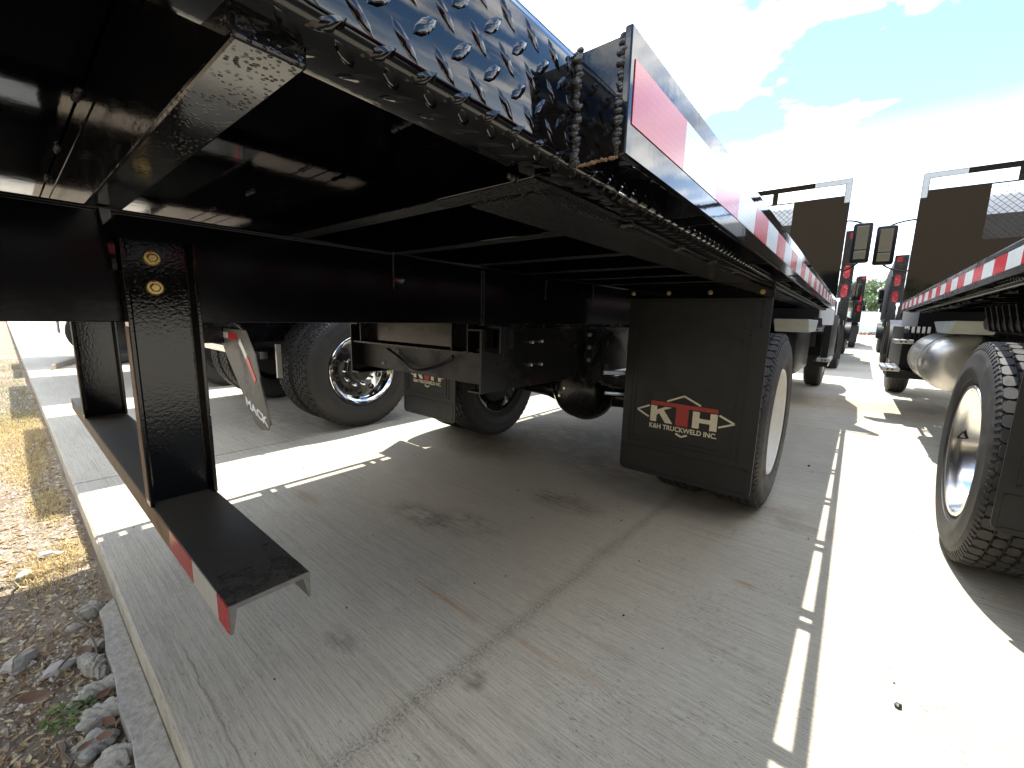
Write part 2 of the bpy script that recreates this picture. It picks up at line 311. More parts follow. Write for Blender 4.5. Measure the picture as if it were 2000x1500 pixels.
# ------------------------------------------------------------------ mesh helpers
class MB:
    def __init__(s, f=None): s.v = []; s.f = []; s.m = f
    def add(s, vs, fs):
        o = len(s.v)
        s.v += [tuple(s.m(*p)) if s.m else tuple(p) for p in vs]
        s.f += [tuple(i + o for i in q) for q in fs]
        return s
    def hexa(s, p):  # 8 points: bottom loop 0-3, top loop 4-7
        return s.add(p, [(3, 2, 1, 0), (4, 5, 6, 7), (0, 1, 5, 4), (1, 2, 6, 5), (2, 3, 7, 6), (3, 0, 4, 7)])
    def box(s, x0, x1, y0, y1, z0, z1):
        return s.hexa([(x0, y0, z0), (x1, y0, z0), (x1, y1, z0), (x0, y1, z0), (x0, y0, z1), (x1, y0, z1), (x1, y1, z1), (x0, y1, z1)])
    def prism(s, poly, fn, a, b):  # fn(p, t) -> xyz
        n = len(poly)
        vs = [fn(p, a) for p in poly] + [fn(p, b) for p in poly]
        fs = [tuple(range(n - 1, -1, -1)), tuple(range(n, 2 * n))] + [(i, (i + 1) % n, n + (i + 1) % n, n + i) for i in range(n)]
        return s.add(vs, fs)
    def lathe(s, prof, c, axis='X', n=48, closed=False, sx=1, sy=1, caps=True):
        vs = []; k = len(prof)
        for i in range(n):
            a = 2 * PI * i / n; ca, sa = math.cos(a), math.sin(a)
            for (h, r) in prof:
                if axis == 'X': vs.append((c[0] + h, c[1] + r * ca * sx, c[2] + r * sa * sy))
                elif axis == 'Y': vs.append((c[0] + r * ca * sx, c[1] + h, c[2] + r * sa * sy))
                else: vs.append((c[0] + r * ca * sx, c[1] + r * sa * sy, c[2] + h))
        fs = []
        for i in range(n):
            j = (i + 1) % n
            for q in range(k - 1 + (1 if closed else 0)):
                r_ = (q + 1) % k
                fs.append((i * k + q, j * k + q, j * k + r_, i * k + r_))
        if not closed and caps:
            if prof[0][1] > 1e-6: fs.append(tuple(i * k for i in range(n)))
            if prof[-1][1] > 1e-6: fs.append(tuple(i * k + k - 1 for i in reversed(range(n))))
        return s.add(vs, fs)
    def tube(s, pts, r, n=8):
        pts = [Vector(p) for p in pts]; vs = []; fs = []
        t0 = (pts[1] - pts[0]).normalized()
        ref = Vector((0, 0, 1)) if abs(t0.z) < 0.9 else Vector((1, 0, 0))
        for i, p in enumerate(pts):
            t = (pts[min(i + 1, len(pts) - 1)] - pts[max(i - 1, 0)]).normalized()
            a = t.cross(ref).normalized(); b = t.cross(a).normalized()
            rr = r[i] if isinstance(r, (list, tuple)) else r
            for k in range(n):
                w_ = 2 * PI * k / n; vs.append(tuple(p + a * rr * math.cos(w_) + b * rr * math.sin(w_)))
        for i in range(len(pts) - 1):
            for k in range(n):
                k2 = (k + 1) % n; fs.append((i * n + k, i * n + k2, (i + 1) * n + k2, (i + 1) * n + k))
        fs.append(tuple(range(n - 1, -1, -1))); fs.append(tuple(range((len(pts) - 1) * n, len(pts) * n)))
        return s.add(vs, fs)
    def blob(s, c, r, seed=0, n=1, sq=(1, 1, 1), jag=0.25):
        rnd = random.Random(seed)
        bm = bmesh.new(); bmesh.ops.create_icosphere(bm, subdivisions=n, radius=1.0)
        vs = []
        for v in bm.verts:
            k = r * (1 + rnd.uniform(-jag, jag)); vs.append((c[0] + v.co.x * k * sq[0], c[1] + v.co.y * k * sq[1], c[2] + v.co.z * k * sq[2]))
        fs = [tuple(v.index for v in f.verts) for f in bm.faces]; bm.free()
        return s.add(vs, fs)
    def bead(s, p0, p1, r=0.006, step=0.55, flat=None):
        p0, p1 = Vector(p0), Vector(p1); L = (p1 - p0).length; n = max(2, int(L / (r * step)))
        for i in range(n + 1):
            p = p0.lerp(p1, i / n); p += Vector([random.uniform(-r, r) * 0.42 for _ in range(3)])
            d = (p1 - p0).normalized(); sq = flat or [1 - 0.30 * abs(c) for c in d]
            s.blob(p, r * random.uniform(0.8, 1.25), random.random(), 2, sq, jag=0.12)
        return s
    def mesh(s, name, mat, smooth=None, bevel=0.0):
        me = bpy.data.meshes.new(name); me.from_pydata(s.v, [], s.f)
        bm = bmesh.new(); bm.from_mesh(me)
        if len(bm.faces) < 60000: bmesh.ops.recalc_face_normals(bm, faces=bm.faces)
        if bevel:
            ed = [e for e in bm.edges if len(e.link_faces) == 2 and e.calc_face_angle() > 0.6]
            bmesh.ops.bevel(bm, geom=ed, offset=bevel, segments=2, affect='EDGES', profile=0.5, clamp_overlap=True)
        bm.to_mesh(me); bm.free()
        if isinstance(mat, (list, tuple)):
            for q in mat: me.materials.append(q)
        elif mat: me.materials.append(mat)
        if smooth:
            for p in me.polygons: p.use_smooth = True
            me.set_sharp_from_angle(angle=math.radians(smooth))
        return me
    def build(s, name, mat, parent=None, smooth=None, bevel=0.0, **props):
        o = bpy.data.objects.new(name, s.mesh(name, mat, smooth, bevel)); link(o, parent)
        for k, v in props.items(): o[k] = v
        return o
def link(o, parent=None):
    COL.objects.link(o)
    if parent:
        o.parent = parent; o.matrix_parent_inverse = INV[parent.name].copy() if parent.name in INV else Matrix.Identity(4)
    return o
INV = {}
def thing(name, label, cat, loc=(0, 0, 0), group=None):
    o = bpy.data.objects.new(name, None); COL.objects.link(o); o.location = loc; o.empty_display_size = 0.2
    INV[o.name] = Matrix.Translation(Vector(loc)).inverted()
    o['label'] = label; o['category'] = cat
    if group: o['group'] = group
    return o
def tag(o, label, cat, group=None):
    o['label'] = label; o['category'] = cat
    if group: o['group'] = group
    return o
def struct(o): o['kind'] = 'structure'; return o
def stuff(o, label=None, cat=None):
    o['kind'] = 'stuff'
    if label: o['label'] = label
    if cat: o['category'] = cat
    return o
def copy_tree(o, parent=None):
    c = o.copy(); COL.objects.link(c); c.parent = parent
    if parent is None: INV[c.name] = INV[o.name].copy() if o.name in INV else Matrix.Identity(4)
    for ch in list(o.children): copy_tree(ch, c)
    return c
def sub(o):  # children of a mesh part sit in the same frame as the part
    INV[o.name] = Matrix.Identity(4); return o
def text_mesh(txt, size, name, mat, ext=0.0006, sx=1.0, bold=0.0):
    cu = bpy.data.curves.new(name, 'FONT'); cu.body = txt; cu.size = size; cu.extrude = ext; cu.offset = bold; cu.resolution_u = 3
    ob = bpy.data.objects.new(name, cu); COL.objects.link(ob)
    dg = bpy.context.evaluated_depsgraph_get(); me = bpy.data.meshes.new_from_object(ob.evaluated_get(dg))
    bpy.data.objects.remove(ob); me.name = name; me.materials.clear(); me.materials.append(mat)
    xs = [v.co.x for v in me.vertices]; x0, x1 = min(xs), max(xs)
    for v in me.vertices: v.co.x = (v.co.x - x0) * sx
    return me, (x1 - x0) * sx
def put_text(txt, x0, x1, z, h, y, mat, parent, name='lettering', bold=0.0):
    me, wd = text_mesh(txt, h / 0.70, name, mat, bold=bold)
    k = (x1 - x0) / wd
    for v in me.vertices: v.co = Vector((x0 + v.co.x * k, y - v.co.z - 0.001, z + v.co.y))
    o = bpy.data.objects.new(name, me); link(o, parent); return o

# ------------------------------------------------------------------ setting: ground, pavement
gb = MB(); GX0, GX1, GY0, GY1 = -12, 3.0, -3.0, 0.35
def dz(x, y):
    a = math.sin(x * 2.1 + 1) * 0.012 + math.sin(x * 5.3 + y * 7) * 0.006 + math.sin(y * 11 + x * 3) * 0.004
    return -0.115 + a
nx, ny = 150, 40
vs = []; fs = []
for j in range(ny + 1):
    for i in range(nx + 1):
        x = GX0 + (GX1 - GX0) * i / nx; y = GY0 + (GY1 - GY0) * j / ny
        e = min(i, nx - i, j, ny - j)
        vs.append((x, y, dz(x, y) if e > 0 else -0.13))
for j in range(ny):
    for i in range(nx):
        a = j * (nx + 1) + i; fs.append((a, a + 1, a + nx + 2, a + nx + 1))
B = 1500
o0 = len(vs); vs += [(-B, -B, -0.13), (B, -B, -0.13), (B, B, -0.13), (-B, B, -0.13), (GX0, GY0, -0.13), (GX1, GY0, -0.13), (GX1, GY1, -0.13), (GX0, GY1, -0.13)]
a = o0; fs += [(a, a + 1, a + 5, a + 4), (a + 1, a + 2, a + 6, a + 5), (a + 2, a + 3, a + 7, a + 6), (a + 3, a, a + 4, a + 7)]
g = MB(); g.v = vs; g.f = fs
struct(g.build('ground', M['dirt'], smooth=60))
pav = bpy.data.objects.new('pavement', None); COL.objects.link(pav); pav['kind'] = 'structure'
XJ = [-62, -42.5, -34.7, -26.9, -19.1, -11.35, -3.65, 4.05, 11.8, 19.6, 27, 60]; YJ = [0.172, 5.45, 10.4, 15.4, 20.4, 30.4, 45, 72]
for i in range(len(XJ) - 1):
    for j in range(len(YJ) - 1):
        x0, x1, y0, y1 = XJ[i] + 0.004, XJ[i + 1] - 0.004, YJ[j] + (0.004 if j else 0), YJ[j + 1] - 0.004
        m = MB(); r = 0.009; zt = 0.0
        m.hexa([(x0, y0, -0.16), (x1, y0, -0.16), (x1, y1, -0.16), (x0, y1, -0.16), (x0, y0, -r), (x1, y0, -r), (x1, y1, -r), (x0, y1, -r)])
        q = len(m.v)
        ri = 0.004 if j else r
        m.v += [(x0 + 0.004, y0 + ri, zt), (x1 - 0.004, y0 + ri, zt), (x1 - 0.004, y1 - 0.004, zt), (x0 + 0.004, y1 - 0.004, zt)]
        m.f.remove((4, 5, 6, 7)); m.f += [(4, 5, q + 1, q), (5, 6, q + 2, q + 1), (6, 7, q + 3, q + 2), (7, 4, q, q + 3), (q, q + 1, q + 2, q + 3)]
        m.build('slab', M['concrete'], pav)
m = MB()  # black joint filler below the gaps
m.box(-61, 59, 0.19, 71, -0.15, -0.02)
m.build('joint_filler', M['blackish'], pav)

# ------------------------------------------------------------------ wheel makers (each mesh made once)
def tyre_mesh(kind):
    m = MB(); R = 0.52; W = 0.28
    prof = [(-0.235, 0.30), (-0.262, 0.33), (-0.278, 0.40), (-0.270, 0.46), (-0.255, 0.495), (-0.243, 0.504)]
    if kind == 'drive':
        prof += [(-0.235, 0.506), (-0.045, 0.506), (-0.037, 0.504)]
    else:
        x = -0.236
        prof += [(x, 0.518)]
        for k in range(4):
            xa = -0.236 + 0.192 * (k + 1) / 5 - 0.005
            prof += [(xa, 0.520), (xa + 0.001, 0.506), (xa + 0.009, 0.506), (xa + 0.010, 0.520)]
        prof += [(-0.044, 0.518)]
    prof += [(-0.040, 0.503), (-0.025, 0.495), (-0.020, 0.480), (-0.010, 0.462), (-0.011, 0.455), (-0.002, 0.41), (0.0, 0.395), (-0.004, 0.38), (-0.005, 0.372), (-0.012, 0.345), (-0.016, 0.343), (-0.024, 0.325), (-0.036, 0.312), (-0.045, 0.297)]
    m.lathe(prof, (0, 0, 0), 'X', 96, closed=True)
    if kind == 'drive':
        N = 54; cols = [(-0.252, 0.038), (-0.205, 0.046), (-0.153, 0.046), (-0.101, 0.046), (-0.0485, 0.046)]
        cols = [(-0.2285, 0.044), (-0.1845, 0.040), (-0.140, 0.040), (-0.0955, 0.040), (-0.0515, 0.044)]
        for ci, (xc, wd) in enumerate(cols):
            for k in range(N):
                a0 = 2 * PI * (k + 0.5 * (ci % 2)) / N; da = 2 * PI / N * 0.5
                hw = wd / 2 - 0.0018; ha = da - 0.0035
                pts = [(-hw, -ha * 0.72), (-hw * 0.35, -ha), (hw * 0.55, -ha * 0.92), (hw, -ha * 0.60), (hw, ha * 0.72), (hw * 0.35, ha), (-hw * 0.55, ha * 0.92), (-hw, ha * 0.60)]
                vs = []
                for rr, sc in ((0.502, 1.0), (0.5205, 0.93)):
                    for (dx, aa) in pts:
                        xx = xc + dx * sc; ang = a0 + aa * sc
                        r2 = rr - (0.004 if abs(xx + 0.14) > 0.098 else 0)
                        vs.append((xx, r2 * math.cos(ang), r2 * math.sin(ang)))
                n = 8
                m.add(vs, [tuple(range(n, 2 * n))] + [(i, (i + 1) % n, n + (i + 1) % n, n + i) for i in range(n)])
        for k in range(N * 2):  # shoulder ribs
            a0 = 2 * PI * k / (N * 2)
            for (xa, xb, s_) in ((-0.0315, -0.020, 1), (-0.2485, -0.262, -1)):
                vs = []
                for ang in (a0 - 0.014, a0 + 0.014):
                    for (xx, rr) in ((xa, 0.511), (xa + s_ * 0.004, 0.508), (xb + s_ * 0.002, 0.484), (xb, 0.480)):
                        vs.append((xx, rr * math.cos(ang), rr * math.sin(ang)))
                m.add(vs, [(0, 1, 5, 4), (1, 2, 6, 5), (2, 3, 7, 6), (0, 1, 2, 3), (7, 6, 5, 4)])
    return m.mesh('tyre', M['rubber'], smooth=38)
TY = {k: tyre_mesh(k) for k in ('drive', 'steer')}
def ring_text(txt, r, a0, size, mat, x=0.0008, name='sidewall_lettering'):
    bmv = []; bmf = []
    ang = a0
    for ch in txt:
        if ch == ' ': ang -= size * 0.6 / r; continue
        me, wd = text_mesh(ch, size, 'glyph', mat, ext=0.001)
        o = len(bmv)
        for v in me.vertices:
            aa = ang - v.co.x / r; rr = r + v.co.y
            xs_ = -0.003 - 0.21 * max(0, rr - 0.41) - 0.18 * max(0, 0.385 - rr)
            bmv.append((xs_ + x + v.co.z, -rr * math.cos(aa) * -1, rr * math.sin(aa)))
        bmf += [tuple(i + o for i in p.vertices) for p in me.polygons]
        bpy.data.meshes.remove(me)
        ang -= (wd + size * 0.14) / r
    mm = MB(); mm.v = bmv; mm.f = bmf
    return mm.mesh(name, mat)
def rim_mesh(mat, deep=True):
    m = MB()
    if deep == 'mid':
        prof = [(-0.038, 0.300), (-0.026, 0.312), (-0.022, 0.316), (-0.018, 0.312), (-0.020, 0.300), (-0.034, 0.292), (-0.045, 0.284), (-0.055, 0.268), (-0.098, 0.262), (-0.112, 0.250), (-0.116, 0.225), (-0.105, 0.160), (-0.100, 0.085), (-0.100, 0.0)]
    elif deep:
        prof = [(-0.038, 0.300), (-0.026, 0.312), (-0.022, 0.316), (-0.018, 0.312), (-0.020, 0.300), (-0.034, 0.292), (-0.055, 0.284), (-0.075, 0.268), (-0.155, 0.262), (-0.172, 0.250), (-0.178, 0.225), (-0.160, 0.160), (-0.155, 0.085), (-0.155, 0.0)]
    else:
        prof = [(-0.20, 0.300), (-0.038, 0.300), (-0.026, 0.314), (-0.018, 0.312), (-0.020, 0.300), (-0.050, 0.280), (-0.060, 0.262), (-0.045, 0.240), (-0.015, 0.175), (-0.010, 0.085), (-0.010, 0.0)]
    m.lathe(prof, (0, 0, 0), 'X', 64, caps=False)
    return m.mesh('rim', mat, smooth=35)
RIMM = {('white', True): rim_mesh(M['white_rim']), ('chrome', True): rim_mesh(M['satin']), ('black', True): rim_mesh(M['blackish']), ('white', False): rim_mesh(M['white_rim'], False), ('chrome', 'mid'): rim_mesh(M['chrome'], 'mid')}
def hub_mesh():
    m = MB(); m.lathe([(-0.155, 0.105), (-0.125, 0.100), (-0.12, 0.085), (-0.092, 0.078), (-0.085, 0.065), (-0.078, 0.05), (-0.078, 0.0)], (0, 0, 0), 'X', 32)
    return m.mesh('hub', M['blackish'], smooth=35)
HUB = hub_mesh()
def nut_mesh(): m = MB(); m.lathe([(-0.165, 0.017), (-0.135, 0.016), (-0.128, 0.010), (-0.128, 0)], (0, 0, 0), 'X', 6); return m.mesh('wheel_nut', M['chrome'], smooth=30)
NUT = nut_mesh()
def hole_mesh():
    m = MB(); m.lathe([(-0.186, 0.024), (-0.163, 0.026), (-0.165, 0.020), (-0.176, 0.018), (-0.176, 0)], (0, 0, 0), 'X', 16); return m.mesh('hand_hole', M['blackish'], smooth=30)
HOLE = hole_mesh()
LET1 = ring_text('RADIAL DRIVE', 0.425, PI * 0.95, 0.040, M['rubber'])
LET2 = ring_text('M  ENERGY  RADIAL', 0.415, PI * 1.20, 0.050, M['rubber'])
LET3 = ring_text('1190 46D', 0.408, PI * 1.42, 0.062, M['plastic'])
def wheel(parent, x, y, s=1, kind='drive', rim='white', deep=True, hub=True, z=0.52, letters=LET1, sc=1.0):
    """x: outer sidewall plane, s=+1 outer face towards +X, -1 towards -X"""
    base_ = INV[parent.name] if parent.name in INV else Matrix.Identity(4)
    wobj = bpy.data.objects.new('wheel', TY[kind]); COL.objects.link(wobj); wobj.parent = parent
    mt = Matrix.Translation(Vector((x, y, z * sc))) @ Matrix.Diagonal((s * sc, sc, sc, 1)) if s > 0 else Matrix.Translation(Vector((x, y, z * sc))) @ Matrix.Rotation(PI, 4, 'Z') @ Matrix.Diagonal((sc, sc, sc, 1))
    wobj.matrix_parent_inverse = base_.copy(); wobj.matrix_basis = mt
    def sp(nm, me, mat=None, loc=(0, 0, 0)):
        o = bpy.data.objects.new(nm, me); COL.objects.link(o); o.parent = wobj; o.location = loc; return o
    if rim: sp('rim', RIMM[(rim, deep)])
    if letters and s: sp('sidewall_lettering', letters)['kind'] = 'stuff'
    if hub and rim:
        dx = 0.064 if deep == 'mid' else 0.0
        sp('hub', HUB, loc=(dx, 0, 0))
        if rim in ('chrome', 'white'):
            for k in range(10):
                a = 2 * PI * k / 10
                sp('wheel_nut', NUT, loc=(dx, 0.142 * math.cos(a), 0.142 * math.sin(a)))
                if deep: sp('hand_hole', HOLE, loc=(dx - 0.002, 0.212 * math.cos(a + 0.31), 0.212 * math.sin(a + 0.31)))
    return wobj

# ------------------------------------------------------------------ shared truck pieces
def mud_flap(parent, xa, xb, y, z0, z1, logo=True, f=None, reverse=False):
    m = MB(); r = 0.035; t = 0.012
    poly = [(xa, z1), (xa, z0 + r)] + [(xa + r - r * math.cos(a), z0 + r - r * math.sin(a)) for a in (PI / 8, PI / 4, 3 * PI / 8)] + [(xa + r, z0), (xb - r, z0)] + \
           [(xb - r + r * math.sin(a), z0 + r - r * math.cos(a)) for a in (PI / 8, PI / 4, 3 * PI / 8)] + [(xb, z0 + r), (xb, z1)]
    m.prism(poly, lambda p, t_: (p[0], t_, p[1]), y, y + t)
    fl = m.build('mud_flap', M['flap'], parent, bevel=0.002)
    sub(fl)
    k = MB(); e = 0.0035
    def rect(x0, x1, a, b):
        for (p, q) in (((x0, a), (x1, a)), ((x1, a), (x1, b)), ((x1, b), (x0, b)), ((x0, b), (x0, a))):
            k.box(min(p[0], q[0]) - e, max(p[0], q[0]) + e, y - 0.003, y + 0.001, min(p[1], q[1]) - e, max(p[1], q[1]) + e)
    H = z1 - z0
    rect(xa + 0.035, xb - 0.035, z1 - 0.135, z1 - 0.02)
    rect(xa + 0.045, xb - 0.075, z0 + 0.19, z1 - 0.175)
    rect(xa + 0.070, xb - 0.105, z0 + 0.215, z1 - 0.20)
    rect(xa + 0.02, xb - 0.03, z0 + 0.02, z0 + 0.15)
    k.build('moulded_rib', M['flap'], fl)
    if logo:
        c = (xa + xb) / 2 - 0.006; zc_ = z0 + 0.375; yy = y - 0.0035
        def quad(pts, nm, mat, mm=None):
            q = MB(); q.prism([(c + p[0], zc_ + p[1]) for p in pts], lambda p, t_: (p[0], t_, p[1]), yy - 0.0012, yy + 0.004); return q
        lw = 0.0045
        em = MB()
        def stroke(p, q, w_=lw):
            d = Vector((q[0] - p[0], q[1] - p[1])).normalized(); n = Vector((-d.y, d.x)) * w_
            em.prism([(c + p[0] + n.x, zc_ + p[1] + n.y), (c + q[0] + n.x, zc_ + q[1] + n.y), (c + q[0] - n.x, zc_ + q[1] - n.y), (c + p[0] - n.x, zc_ + p[1] - n.y)], lambda p_, t_: (p_[0], t_, p_[1]), yy - 0.001, yy + 0.004)
        stroke((-0.255, 0), (-0.186, 0.031)); stroke((-0.255, 0), (-0.186, -0.034))
        stroke((0.255, 0), (0.182, 0.033)); stroke((0.255, 0), (0.182, -0.030))
        stroke((0, 0.108), (-0.088, 0.068)); stroke((0, 0.108), (0.088, 0.068))
        stroke((0, -0.118), (-0.030, -0.104)); stroke((0, -0.118), (0.030, -0.104))
        stroke((-0.16, -0.045), (-0.145, -0.052)); stroke((0.16, -0.045), (0.14, -0.054))
        for pp in ([(-0.176, -0.055), (-0.142, -0.055), (-0.142, 0.035), (-0.176, 0.035)],
                   [(-0.142, -0.020), (-0.128, -0.004), (-0.092, -0.055), (-0.052, -0.055), (-0.104, 0.016), (-0.060, 0.035 ), (-0.096, 0.035), (-0.142, 0.012)],
                   [(0.052, -0.055), (0.086, -0.055), (0.086, 0.035), (0.052, 0.035)], [(0.140, -0.055), (0.174, -0.055), (0.174, 0.035), (0.140, 0.035)],
                   [(0.086, -0.022), (0.140, -0.022), (0.140, 0.000), (0.086, 0.000)]):
            em.prism([(c + p[0], zc_ + p[1]) for p in pp], lambda p, t_: (p[0], t_, p[1]), yy - 0.0012, yy + 0.004)
        em.build('emblem', M['cream'], fl)['kind'] = 'stuff'
        tr = MB()
        tr.prism([(c - 0.176, zc_ + 0.041), (c + 0.174, zc_ + 0.041), (c + 0.174, zc_ + 0.062), (c - 0.176, zc_ + 0.062)], lambda p, t_: (p[0], t_, p[1]), yy - 0.0012, yy + 0.004)
        tr.prism([(c - 0.036, zc_ - 0.058), (c + 0.030, zc_ - 0.058), (c + 0.030, zc_ + 0.041), (c - 0.036, zc_ + 0.041)], lambda p, t_: (p[0], t_, p[1]), yy - 0.0012, yy + 0.004)
        tr.build('emblem_letter', M['redprint'], fl)
        put_text('K&H TRUCKWELD INC.', c - 0.178, c + 0.178, zc_ - 0.092, 0.026, yy, M['cream'], fl, bold=0.0009)
    return fl
def bolt(parent, p, axis='Y', r=0.014, s=-1, mat='bolt'):
    m = MB()
    pr = [(0, r), (s * 0.003, r), (s * 0.005, r * 0.85), (s * 0.005, 0)]
    m.lathe(pr, p, axis, 16)
    q = Vector(p)
    off = {'X': (s * 0.005, 0, 0), 'Y': (0, s * 0.005, 0)}[axis]
    m.lathe([(0, r * 0.62), (s * 0.005, r * 0.6), (s * 0.007, r * 0.45), (s * 0.007, 0)], tuple(q + Vector(off)), axis, 6)
    return m.build('bolt', M[mat], parent, smooth=30)
def diamond_plate(parent, f, y0, y1, zb, zt, lipu, name='tread_plate_edge', solid=True, u0=0.0):
    """f maps (u inward, y, z) -> xyz. vertical face at u0 with a lip folded inward under the deck."""
    m = MB(f); t = 0.006
    r = 0.012
    prof = [(u0 + lipu, zb), (u0 + r, zb), (u0 + r * 0.3, zb + r * 0.3), (u0, zb + r), (u0, zt - 0.02), (u0 + 0.004, zt - 0.008), (u0 + 0.016, zt), (u0 + 0.08, zt + 0.001),
            (u0 + 0.08, zt - t), (u0 + 0.018, zt - t), (u0 + t, zt - 0.02), (u0 + t, zb + r), (u0 + r, zb + t), (u0 + lipu, zb + t)]
    m.prism(prof, lambda p, t_: (p[0], t_, p[1]), y0, y1)
    pl = m.build(name, M['paint'], parent, smooth=50); sub(pl)
    # lugs
    k = MB(f); P = 0.044; L = 0.0195; W = 0.0064; H = 0.0032
    def lug(cy, cs, ang):  # s coordinate: along profile; s>0 up the face, s<0 along the lip
        ca, sa = math.cos(ang), math.sin(ang)
        out = []
        for (a, b, h) in ((-L, 0, 0), (-L * 0.55, -W * 0.8, 0), (0, -W, 0), (L * 0.55, -W * 0.8, 0), (L, 0, 0), (L * 0.55, W * 0.8, 0), (0, W, 0), (-L * 0.55, W * 0.8, 0),
                          (-L * 0.6, 0, H * 0.7), (0, -W * 0.35, H), (L * 0.6, 0, H * 0.7), (0, W * 0.35, H)):
            dy = a * ca - b * sa; ds = a * sa + b * ca
            s_ = cs + ds; h2 = h - 0.0003 if h == 0 else h
            if s_ > r: out.append((u0 - h2, cy + dy, zb + s_))
            elif s_ < -r: out.append((u0 - s_, cy + dy, zb - h2))
            else:
                th = (s_ + r) / (2 * r) * PI / 2; q = r + h2
                out.append((u0 + r - q * math.sin(th), cy + dy, zb + r - q * math.cos(th)))
        k.add(out, [(0, 1, 8), (1, 2, 9, 8), (2, 3, 10, 9), (3, 4, 10), (4, 5, 10), (5, 6, 11, 10), (6, 7, 8, 11), (7, 0, 8), (8, 9, 10, 11)])
    y = y0 + ((0.023 - y0) % P)
    while y < y1 - 0.015:
        for j in range(-2, 6):
            s1 = j * P + 0.024
            if -lipu + 0.012 < s1 < zt - zb - 0.014: lug(y, s1, -0.74)
            s2 = j * P + 0.046
            if -lipu + 0.012 < s2 < zt - zb - 0.014: lug(y + P / 2, s2, 0.74)
        y += P
    lg = k.build('raised_tread_lug', M['paint'], pl, smooth=40); lg['kind'] = 'stuff'
    return pl
def mirror_part(parent, x0, x1, y, z0, z1, arm_to, s):
    m = MB(); m.box(x0, x1, y, y + 0.11, z0, z1)
    mo = m.build('door_mirror', M['plastic'], parent, bevel=0.028, smooth=40); sub(mo)
    zz = z0 + (z1 - z0) * 0.30
    for (a, b) in ((zz + 0.014, z1 - 0.042), (z0 + 0.042, zz)):
        q = MB(); q.box(x0 + 0.038, x1 - 0.038, y - 0.003, y + 0.004, a, b); q.build('mirror_glass', M['mirror'], mo, bevel=0.004)
    q = MB(); xm = (x0 + x1) / 2
    def arc(pa, pb, up_):
        pts = []
        for i in range(9):
            t = i / 8
            X = pa[0] + (pb[0] - pa[0]) * t; Y = pa[1] + (pb[1] - pa[1]) * t
            Z = pa[2] + (pb[2] - pa[2]) * (1 - (1 - t) ** 3)
            pts.append((X, Y, Z))
        return pts
    q.tube(arc((xm, y + 0.06, z1 - 0.01), (arm_to, y + 0.18, z1 + 0.07), 1), 0.011)
    q.build('mirror_arm', M['plastic'], mo, smooth=40); q = MB()
    q.tube(arc((xm, y + 0.06, z0 + 0.01), (arm_to, y + 0.18, z0 - 0.10), 1), 0.011)
    q.build('mirror_arm', M['plastic'], mo, smooth=40)
    return mo
def headboard(parent, f, y, zb, zt, half, name='headboard'):
    """f maps (u inward from side, y, z)"""
    W2 = 2 * half
    m = MB(f); t = 0.012
    m.box(0.0, 0.062, y, y + t, zb, zt)
    m.box(W2 - 0.062, W2, y, y + t, zb, zt)
    m.box(0.062, W2 - 0.062, y, y + t, zt - 0.062, zt)
    m.box(0.062, 0.56, y, y + t, zb, zt - 0.19); m.box(W2 - 0.56, W2 - 0.062, y, y + t, zb, zt - 0.19)
    m.box(0.56, W2 - 0.56, y, y + t, zb, zt - 0.78)
    m.box(0.74, 0.80, y, y + t, zt - 0.19, zt - 0.062); m.box(W2 - 0.80, W2 - 0.74, y, y + t, zt - 0.19, zt - 0.062)
    m.box(0.56, W2 - 0.56, y + 0.001, y + t - 0.001, zt - 0.205, zt - 0.19)
    m.box(0.0, 0.05, y + t, y + 0.10, zb, zt - 0.02); m.box(W2 - 0.05, W2, y + t, y + 0.10, zb, zt - 0.02)
    h = m.build(name, M['paint'], parent); sub(h)
    k = MB(f); z0, z1 = zt - 0.78, zt - 0.205; px, pz = 0.060, 0.030
    nxm = int((W2 - 1.12) / px) + 1; nzm = int((z1 - z0) / pz) + 1
    for i in range(nxm):
        for j in range(nzm):
            xc = 0.56 + (i + (0.5 if j % 2 else 0)) * px; zc_ = z0 + j * pz
            if zc_ + pz > z1 or xc + px / 2 > W2 - 0.56 or xc - px / 2 < 0.56: continue
            for sgn in (-1, 1):
                p, q = (xc, zc_), (xc + sgn * px / 2, zc_ + pz)
                w_ = 0.0028
                k.add([(p[0] - w_, y + 0.003, p[1]), (p[0] + w_, y + 0.003, p[1]), (q[0] + w_, y + 0.006, q[1]), (q[0] - w_, y + 0.006, q[1]),
                       (p[0] - w_, y + 0.006, p[1]), (p[0] + w_, y + 0.006, p[1]), (q[0] + w_, y + 0.009, q[1]), (q[0] - w_, y + 0.009, q[1])],
                      [(0, 1, 2, 3), (7, 6, 5, 4), (0, 3, 7, 4), (1, 5, 6, 2)])
    g_ = k.build('expanded_mesh', M['paint2'], h); g_['kind'] = 'stuff'
    for (a, b) in ((0.0, 0), (W2, 1)):
        d = 1 if b == 0 else -1
        q = MB(f); q.box(min(a + d * 0.004, a + d * 0.36), max(a + d * 0.004, a + d * 0.36), y - 0.001, y + 0.001, zt - 0.058, zt - 0.006); q.build('reflective_strip', M['tape_white'], h)
        q = MB(f); q.box(min(a + d * 0.004, a + d * 0.056), max(a + d * 0.004, a + d * 0.056), y - 0.001, y + 0.001, zt - 0.27, zt - 0.0585); q.build('reflective_strip', M['tape_white'], h)
    return h
